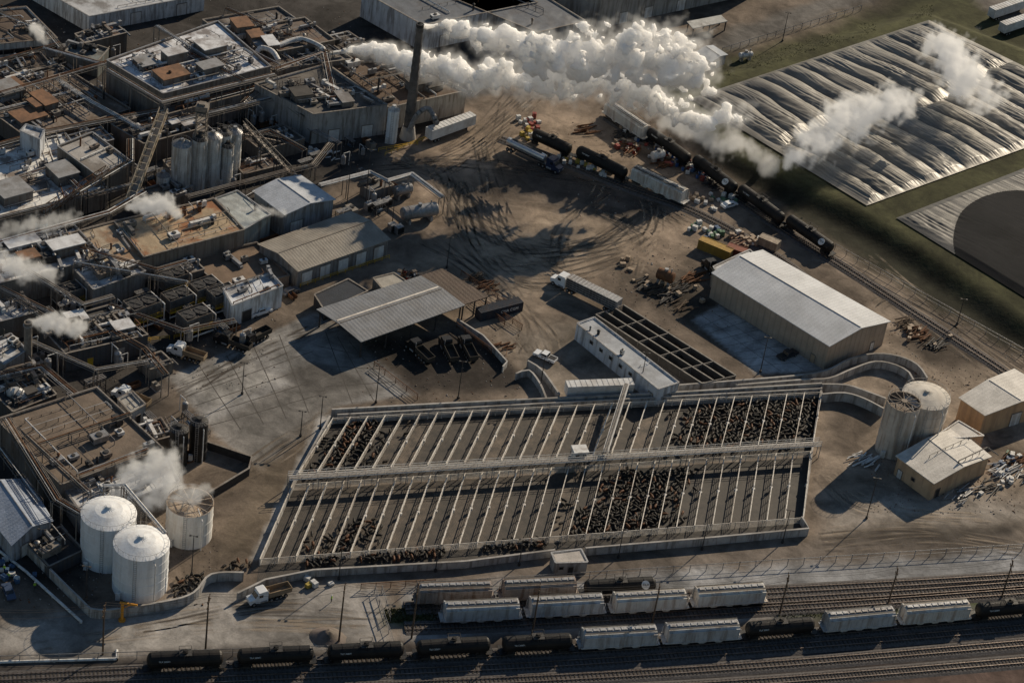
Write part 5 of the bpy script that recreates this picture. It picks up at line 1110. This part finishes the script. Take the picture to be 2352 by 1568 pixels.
o=O('ground_debris',mb,[M('stone_debris',(.16,.13,.11),(.1,.085,.07)),M('pale_debris',(.36,.34,.32),(.26,.24,.22)),RUST]); o['kind']='stuff'; tag(o,'small stones and litter strewn over the dirt','debris')
mb=MB(); vs=[];N=24
for j in range(8):
    for i in range(N): a=6.283*i/N; r=6*(1-j/8); vs.append((r*math.cos(a)*(1+.15*noise.noise(Vector((i*.5,j,0)))),r*math.sin(a),max(0,2.4*j/8+.3*noise.noise(Vector((i*.3,j*.6,1)))*(j>0))))
mb.add(vs,[(j*N+i,j*N+(i+1)%N,(j+1)*N+(i+1)%N,(j+1)*N+i) for j in range(7) for i in range(N)]+[tuple(range(7*N,8*N))]); o=O('gravel_pile',mb,M('gravelp',(.2,.16,.14),(.12,.1,.08)),None,P(752,1462),smooth=True); o.scale=(.6,.5,.8); tag(o,'heap of brown gravel beside the road','gravel pile')
# ---------------- cattle & people (skinned) ----------------
def skin(verts,edges,root,sub=1,name='m'):
    me=bpy.data.meshes.new(name); me.from_pydata([v[:3] for v in verts],edges,[]); o=bpy.data.objects.new(name,me); COL.objects.link(o)
    md=o.modifiers.new('s','SKIN'); md.use_smooth_shade=True
    for i,v in enumerate(verts):
        sv_=me.skin_vertices[0].data[i]; sv_.radius=(v[3],v[4] if len(v)>4 else v[3]); sv_.use_root=(i==root)
    o.modifiers.new('u','SUBSURF').levels=sub
    dg=bpy.context.evaluated_depsgraph_get(); m2=bpy.data.meshes.new_from_object(o.evaluated_get(dg)); bpy.data.objects.remove(o); m2.name=name; return m2
def cow(hd,hy):
    v=[(0,0,1.12,.44,.44),(-.5,0,1.15,.42,.42),(-.88,0,1.2,.32,.3),(.42,0,1.15,.4,.42),(.74,0,1.2,.27,.32),(.98,hy*.3,1.22+hd*.3,.17,.2),(1.2,hy*.7,1.27+hd*.8,.15),(1.46,hy*1.1,1.12+hd,.09)]
    e=[(0,1),(1,2),(0,3),(3,4),(4,5),(5,6),(6,7)]
    for s in (-1,1):
        b=len(v); v+=[(-.8,s*.22,.95,.16),(-.66,s*.24,.68,.1),(-.9,s*.24,.42,.06),(-.84,s*.24,.04,.055)]; e+=[(1,b),(b,b+1),(b+1,b+2),(b+2,b+3)]
        b=len(v); v+=[(.6,s*.21,.85,.13),(.58,s*.21,.48,.065),(.6,s*.21,.04,.05)]; e+=[(3,b),(b,b+1),(b+1,b+2)]
        b=len(v); v+=[(1.18,hy*.7+s*.24,1.34+hd*.8,.035)]; e+=[(6,b)]
    b=len(v); v+=[(-1.08,0,1.25,.04),(-1.14,0,.7,.035)]; e+=[(2,b),(b,b+1)]
    return skin(v,e,0,1,'cow')
cols_=[((.008,.008,.008),(.013,.011,.01)),((.01,.009,.009),(.017,.014,.012)),((.12,.048,.02),(.075,.032,.014)),((.024,.016,.011),(.014,.01,.008))]
cowm=[]
for hd,hy in ((0,0),(-.75,.1),(.1,.3)):
    base=cow(hd,hy)
    for k,(c1,c2) in enumerate(cols_):
        mm=base.copy(); mm.materials.clear(); mm.materials.append(M('hide%d'%k,c1,c2,.6,0,2,spec=.2)); cowm.append((mm,k))
LBL=['black cow standing in a crowded concrete pen','black cow standing in a crowded concrete pen','reddish-brown cow standing in a crowded pen','dark brown cow standing in a crowded pen']
rc=random.Random(5); spots=[]
def fill(q,n,sp=.98):
    pts=[];tries=0
    d=(q[3]-q[0]); base=math.atan2(d.y,d.x); c0=rc.uniform(.2,.8); t0=rc.choice([.03,.03,.1]); t1=rc.choice([.97,.97,.88])
    while len(pts)<n and tries<n*60:
        tries+=1; s,t=rc.uniform(.14,.86),rc.uniform(t0,t1)
        if n<34 and rc.random()<abs(t-c0)*1.5: continue
        p=(q[0]*(1-s)+q[1]*s)*(1-t)+(q[3]*(1-s)+q[2]*s)*t
        if all((p-o_).length>sp for o_,_ in pts): pts.append((p,base+rc.choice([0,math.pi])+rc.gauss(0,.8)))
    spots.extend(pts)
for (row,i),nn in CATP.items():
    q=pen(row,i)
    if row==1 and i in (2,3,4,5,6,17): q=[q[0].lerp(q[3],.5),q[1].lerp(q[2],.5),q[2],q[3]]
    fill(q,nn)
for pts,nn in (([(690,1276),(785,1268),(785,1296),(690,1304)],26),([(790,1268),(1060,1252),(1060,1278),(790,1292)],46),([(1085,1245),(1285,1230),(1285,1252),(1085,1268)],46),([(385,1330),(480,1312),(478,1345),(385,1375)],22),([(1345,1180),(1420,1175),(1400,1225),(1340,1228)],24),([(1420,1180),(1600,1170),(1600,1200),(1420,1215)],14),([(500,1285),(590,1285),(585,1305),(500,1310)],8),([(1500,790),(1560,790),(1600,830),(1540,835)],10)):
    q=[P(u,v,.6) for u,v in pts]; fill(q,nn,1.)
spots.sort(key=lambda a:a[0].y)
far=[]
for i,(p,a) in enumerate(spots):
    mm,k=rc.choice(cowm)
    if k==2 and rc.random()<.35: mm,k=cowm[0]
    s=rc.uniform(.6,.72)
    if i<300:
        o=bpy.data.objects.new('cow',mm); COL.objects.link(o); o.location=(p.x,p.y,.03); o.rotation_euler=(0,0,a); o.scale=(s,s,s); tag(o,LBL[k],'cow','cattle standing in the pens')
    else: far.append((mm,k,p,a,s))
if far:
    mb=MB()
    for mm,k,p,a,s in far:
        cs,sn=math.cos(a)*s,math.sin(a)*s; vs=[(p.x+v.co.x*cs-v.co.y*sn,p.y+v.co.x*sn+v.co.y*cs,.03+v.co.z*s) for v in mm.vertices]; mb.add(vs,[tuple(f.vertices) for f in mm.polygons],k)
    o=O('cattle_herd',mb,[MC['hide%d'%k] for k in range(4)],smooth=True); o['kind']='stuff'; tag(o,'crowd of black and brown cattle in the upper pens','cattle')
v=[(0,0,.95,.14,.11),(0,0,1.2,.15,.11),(0,0,1.42,.14,.1),(0,0,1.52,.06),(0,.02,1.64,.1),(0,.02,1.74,.08)]; e=[(0,1),(1,2),(2,3),(3,4),(4,5)]
for s in (-1,1):
    b=len(v); v+=[(s*.1,0,.88,.09),(s*.12,.03,.48,.065),(s*.13,0,.08,.05),(s*.13,.12,.04,.045)]; e+=[(0,b),(b,b+1),(b+1,b+2),(b+2,b+3)]
    b=len(v); v+=[(s*.2,0,1.42,.06),(s*.27,-.02,1.14,.045),(s*.27,.1,.92,.035),(s*.27,.14,.84,.03)]; e+=[(2,b),(b,b+1),(b+1,b+2),(b+2,b+3)]
pm_=skin(v,e,0,1,'person')
HV=M('hivis',(.35,.6,.05),(.3,.5,.05)); 
for x in (M('trousers',(.03,.035,.05)),HV,M('skin',(.35,.2,.14))): pm_.materials.append(x)
for f in pm_.polygons: z=f.center.z; f.material_index=0 if z<.92 else (1 if z<1.5 else 2)
for u,v_,lb in ((761,1382,'person in hi-vis jacket walking on gravel'),(20,1330,'person in hi-vis jacket beside parked car'),(10,1312,'person in hi-vis jacket near pallets'),(80,1352,'person in hi-vis jacket at the wall')):
    o=bpy.data.objects.new('person',pm_); COL.objects.link(o); o.location=P(u,v_); o.rotation_euler=(0,0,rc.uniform(0,6)); tag(o,lb,'person')
    mb=MB(); mb.rings(((0,.02),[(1.72,.15),(1.76,.13),(1.84,.09),(1.87,.03)]),10); O('hard_hat',mb,LET,o)
# ---------------- grass ----------------
GM=M('grass',(.05,.058,.022),(.075,.07,.03),.9,0,.6)
mb=MB(); r=random.Random(9)
def tufts(poly,n,hh,zf=0):
    w_=[P(u,v,zf) for u,v in poly]; 
    for _ in range(n):
        s,t=r.random(),r.random(); p=(w_[0]*(1-s)+w_[1]*s)*(1-t)+(w_[3]*(1-s)+w_[2]*s)*t
        if noise.noise(p*.08)<-.1: continue
        for k in range(4):
            a=r.uniform(0,6.28); l_=r.uniform(.1,.22); h_=hh*r.uniform(.3,1); mb.add([(p.x+math.cos(a)*l_,p.y+math.sin(a)*l_,p.z),(p.x-math.sin(a)*.15,p.y+math.cos(a)*.15,p.z),(p.x+r.uniform(-.3,.3),p.y+r.uniform(-.3,.3),p.z+h_)],[(0,1,2)])
tufts([(880,1400),(1000,1388),(1010,1425),(890,1430)],500,.5); tufts([(1770,1408),(2400,1358),(2420,1372),(1800,1425)],900,.35)
tufts([(1560,180),(2150,5),(2140,40),(1600,215)],1600,.2,2.9)
o=O('grass',mb,GM); o['kind']='stuff'; tag(o,'rough green grass on the lagoon banks and trackside','grass')
# ---------------- steam ----------------
CORE=bpy.data.materials.new('steam_core'); CORE.use_nodes=True; n=CORE.node_tree.nodes; l=CORE.node_tree.links; pb=n['Principled BSDF']
pb.inputs['Base Color'].default_value=(.99,.98,.965,1); pb.inputs['Roughness'].default_value=1; pb.inputs['Specular IOR Level'].default_value=0
pb.inputs['Subsurface Weight'].default_value=1.; pb.inputs['Subsurface Radius'].default_value=(1,.97,.93); pb.inputs['Subsurface Scale'].default_value=10.
ge=n.new('ShaderNodeNewGeometry'); nn_=n.new('ShaderNodeTexNoise'); nn_.inputs['Scale'].default_value=.5; nn_.inputs['Detail'].default_value=7; nn_.inputs['Roughness'].default_value=.65; l.new(ge.outputs['Position'],nn_.inputs['Vector'])
bb_=n.new('ShaderNodeBump'); bb_.inputs['Strength'].default_value=.6; bb_.inputs['Distance'].default_value=1.2; l.new(nn_.outputs[0],bb_.inputs['Height']); l.new(bb_.outputs[0],pb.inputs['Normal'])
def steam_mat(name,dens,emi=.02):
    m=bpy.data.materials.new(name); m.use_nodes=True; n=m.node_tree.nodes; l=m.node_tree.links; n.clear(); o=n.new('ShaderNodeOutputMaterial'); v=n.new('ShaderNodeVolumePrincipled')
    v.inputs['Color'].default_value=(1,.99,.97,1); v.inputs['Density'].default_value=dens; v.inputs['Anisotropy'].default_value=.25; v.inputs['Density Attribute'].default_value='density'
    a=n.new('ShaderNodeAttribute'); a.attribute_name='density'; mm=n.new('ShaderNodeMath'); mm.operation='MULTIPLY'; mm.inputs[1].default_value=emi; l.new(a.outputs['Fac'],mm.inputs[0]); l.new(mm.outputs[0],v.inputs['Emission Strength'])
    v.inputs['Emission Color'].default_value=(1,.95,.88,1)  # faint glow added in place of light scattered inside the steam
    l.new(v.outputs[0],o.inputs['Volume']); return m
def steam(label,path,mat,vox=.7,amp=1.5,nsc=.16,gain=2.5,core=0.):
    pts=[(P(u,v,z),r_) for u,v,z,r_ in path]; den=[]
    for (a,ra),(b_,rb) in zip(pts,pts[1:]):
        k=max(1,int((b_-a).length/(min(ra,rb)*.35)))
        for i in range(k): t=i/k; den.append((a.lerp(b_,t),ra+(rb-ra)*t))
    den.append(pts[-1]); c=pts[0][0]
    me=bpy.data.meshes.new('steam_plume'); me.from_pydata([tuple(p-c) for p,_ in den],[],[]); at=me.attributes.new('rad','FLOAT','POINT'); at.data.foreach_set('value',[r_ for _,r_ in den])
    o=bpy.data.objects.new('steam_plume',me); COL.objects.link(o); o.location=c; tag(o,label,'steam'); o['kind']='stuff'
    mn=[min((p-c)[k]-r_*1.8 for p,r_ in den) for k in range(3)]; mx=[max((p-c)[k]+r_*1.8 for p,r_ in den) for k in range(3)]
    mn[2]=max(mn[2],-c.z+.3)
    ng=bpy.data.node_groups.new('steam','GeometryNodeTree'); ng.interface.new_socket('Geometry',in_out='INPUT',socket_type='NodeSocketGeometry'); ng.interface.new_socket('Geometry',in_out='OUTPUT',socket_type='NodeSocketGeometry')
    N=ng.nodes; Lk=ng.links; gi=N.new('NodeGroupInput'); go=N.new('NodeGroupOutput'); vc=N.new('GeometryNodeVolumeCube')
    vc.inputs['Min'].default_value=mn; vc.inputs['Max'].default_value=mx
    for ax,k in zip('XYZ',range(3)): vc.inputs['Resolution '+ax].default_value=max(8,min(400,int((mx[k]-mn[k])/vox)))
    pos=N.new('GeometryNodeInputPosition'); sn=N.new('GeometryNodeSampleNearest'); Lk.new(gi.outputs[0],sn.inputs['Geometry'])
    wn=N.new('ShaderNodeTexNoise'); wn.inputs['Scale'].default_value=nsc*.55; wn.inputs['Detail'].default_value=3; Lk.new(pos.outputs[0],wn.inputs['Vector'])
    sb=N.new('ShaderNodeVectorMath'); sb.operation='SUBTRACT'; sb.inputs[1].default_value=(.5,.5,.5); Lk.new(wn.outputs['Color'],sb.inputs[0])
    sc=N.new('ShaderNodeVectorMath'); sc.operation='SCALE'; sc.inputs['Scale'].default_value=8 if vox>.45 else 2.5; Lk.new(sb.outputs[0],sc.inputs[0])
    ad=N.new('ShaderNodeVectorMath'); Lk.new(pos.outputs[0],ad.inputs[0]); Lk.new(sc.outputs[0],ad.inputs[1])
    Lk.new(ad.outputs[0],sn.inputs['Sample Position'])
    def si(tp,src):
        s=N.new('GeometryNodeSampleIndex'); s.data_type=tp; Lk.new(gi.outputs[0],s.inputs['Geometry']); Lk.new(src,s.inputs['Value']); Lk.new(sn.outputs[0],s.inputs['Index']); return s.outputs[0]
    p2=N.new('GeometryNodeInputPosition'); na=N.new('GeometryNodeInputNamedAttribute'); na.data_type='FLOAT'; na.inputs['Name'].default_value='rad'
    cp=si('FLOAT_VECTOR',p2.outputs[0]); rp=si('FLOAT',na.outputs['Attribute'])
    ds=N.new('ShaderNodeVectorMath'); ds.operation='DISTANCE'; Lk.new(ad.outputs[0],ds.inputs[0]); Lk.new(cp,ds.inputs[1])
    def mt(op,a,b_=None):
        x=N.new('ShaderNodeMath'); x.operation=op
        for i,y in ((0,a),(1,b_)):
            if y is None: continue
            if isinstance(y,(int,float)): x.inputs[i].default_value=y
            else: Lk.new(y,x.inputs[i])
        return x.outputs[0]
    q=mt('SUBTRACT',1.,mt('DIVIDE',ds.outputs['Value'],rp))
    nn=N.new('ShaderNodeTexNoise'); nn.inputs['Scale'].default_value=nsc; nn.inputs['Detail'].default_value=7; nn.inputs['Roughness'].default_value=.62; Lk.new(pos.outputs[0],nn.inputs['Vector'])
    vo=N.new('ShaderNodeTexVoronoi'); vo.inputs['Scale'].default_value=nsc*1.5; Lk.new(ad.outputs[0],vo.inputs['Vector'])
    vo2=N.new('ShaderNodeTexVoronoi'); vo2.inputs['Scale'].default_value=nsc*3.6; Lk.new(ad.outputs[0],vo2.inputs['Vector'])
    q=mt('ADD',q,mt('MULTIPLY',mt('SUBTRACT',nn.outputs[0],.5),amp*1.7)); q=mt('SUBTRACT',q,mt('MULTIPLY',mt('SUBTRACT',vo.outputs['Distance'],.4),amp*.5)); q=mt('SUBTRACT',q,mt('MULTIPLY',mt('SUBTRACT',vo2.outputs['Distance'],.4),amp*.28))
    q=mt('MULTIPLY',q,gain); q=mt('MINIMUM',mt('MAXIMUM',q,0.),1.); Lk.new(q,vc.inputs['Density'])
    sm=N.new('GeometryNodeSetMaterial'); sm.inputs['Material'].default_value=mat; Lk.new(vc.outputs[0],sm.inputs[0])
    if core:
        v2=N.new('GeometryNodeVolumeToMesh'); v2.inputs['Threshold'].default_value=core; Lk.new(vc.outputs[0],v2.inputs['Volume'])
        ss=N.new('GeometryNodeSetShadeSmooth'); Lk.new(v2.outputs[0],ss.inputs[0]); s2=N.new('GeometryNodeSetMaterial'); s2.inputs['Material'].default_value=CORE; Lk.new(ss.outputs[0],s2.inputs[0])
        jg=N.new('GeometryNodeJoinGeometry'); Lk.new(sm.outputs[0],jg.inputs[0]); Lk.new(s2.outputs[0],jg.inputs[0]); Lk.new(jg.outputs[0],go.inputs[0]); me.materials.append(CORE)
    else: Lk.new(sm.outputs[0],go.inputs[0])
    md=o.modifiers.new('steam','NODES'); md.node_group=ng; me.materials.append(mat)
S1=steam_mat('steam_dense',.2,.03); S2=steam_mat('steam_thin',.22,.03)
zc=33
steam('dense white steam drifting from the chimney top',[(976,56,zc,1.1),(1010,60,zc,2.),(1060,74,zc,3.4),(1150,98,zc,5.4),(1250,122,zc,7.8),(1350,125,zc,8.8),(1450,128,zc,9.8),(1540,130,zc,10.2),(1585,165,zc-4,8.5)],S1,.55,1.45,.16,1.9,.8)
steam('white steam rising from the boiler house roof',[(812,108,13,2.),(860,120,14,3.6),(930,135,15,4.8),(1010,158,16,5.6),(1090,172,16,6),(1190,180,16,6.4),(1300,185,16,6.6),(1400,192,16,6.6),(1480,212,16,5.8),(1530,245,15,5.2),(1580,280,14,4.8),(1640,272,13,4.6),(1695,262,12,4.6)],S1,.55,1.5,.17,1.8,.84)
steam('thin steam wisps drifting over the bank',[(1540,270,10,3),(1640,335,8,3.5),(1710,345,8,3.5),(1780,390,6,2.5)],S2,.6,1.8)
steam('pale steam drifting over the lagoon cover',[(1830,350,10,3.4),(1880,325,11,4.6),(1950,270,13,5.6),(2020,250,14,5.4),(2090,235,14,3.6)],steam_mat('steam_mid',.42,.09),.5,2.3,.2,1.8)
steam('pale steam patch over the lagoon cover',[(2150,90,14,4),(2190,140,14,6.4),(2230,200,14,6.),(2275,225,13,4)],steam_mat('steam_mid2',.42,.09),.5,2.2,.2,1.8)
for lb,pp,mt_ in (('small steam puff above the rusty roof',[(300,472,9,1.2),(330,468,10,2.9),(375,470,11,3.1),(400,485,10,2.)],.8),('small steam puff from the short stack',[(72,735,14,.9),(100,738,14,2.3),(140,742,14,2.7),(180,752,13,2.2)],.7),
  ('steam rising beside the storage tanks',[(270,1125,8,2),(320,1090,10,3.8),(370,1070,11,4.4),(400,1110,9,3.2),(345,1150,7,2.5)],.4),('faint steam above the open tank',[(405,1140,9,1.5),(440,1135,10,3),(465,1125,11,2)],.3),('thin steam over the plant roofs',[(0,600,9,2.8),(60,620,10,3.4),(120,630,9,2.4)],.35),('thin steam over the plant roofs',[(0,535,9,2),(80,515,10,2.5),(170,500,10,2)],.2),('thin wisp of steam by metal warehouse',[(555,478,9,.6),(590,480,9,1),(650,488,8,1)],.4),('small steam wisp above corner roof',[(75,60,8,1),(85,70,9,2),(100,88,9,1.5)],.3)):
    steam(lb,pp,steam_mat('steam_small',mt_,.16*mt_),.35,1.5,.35)
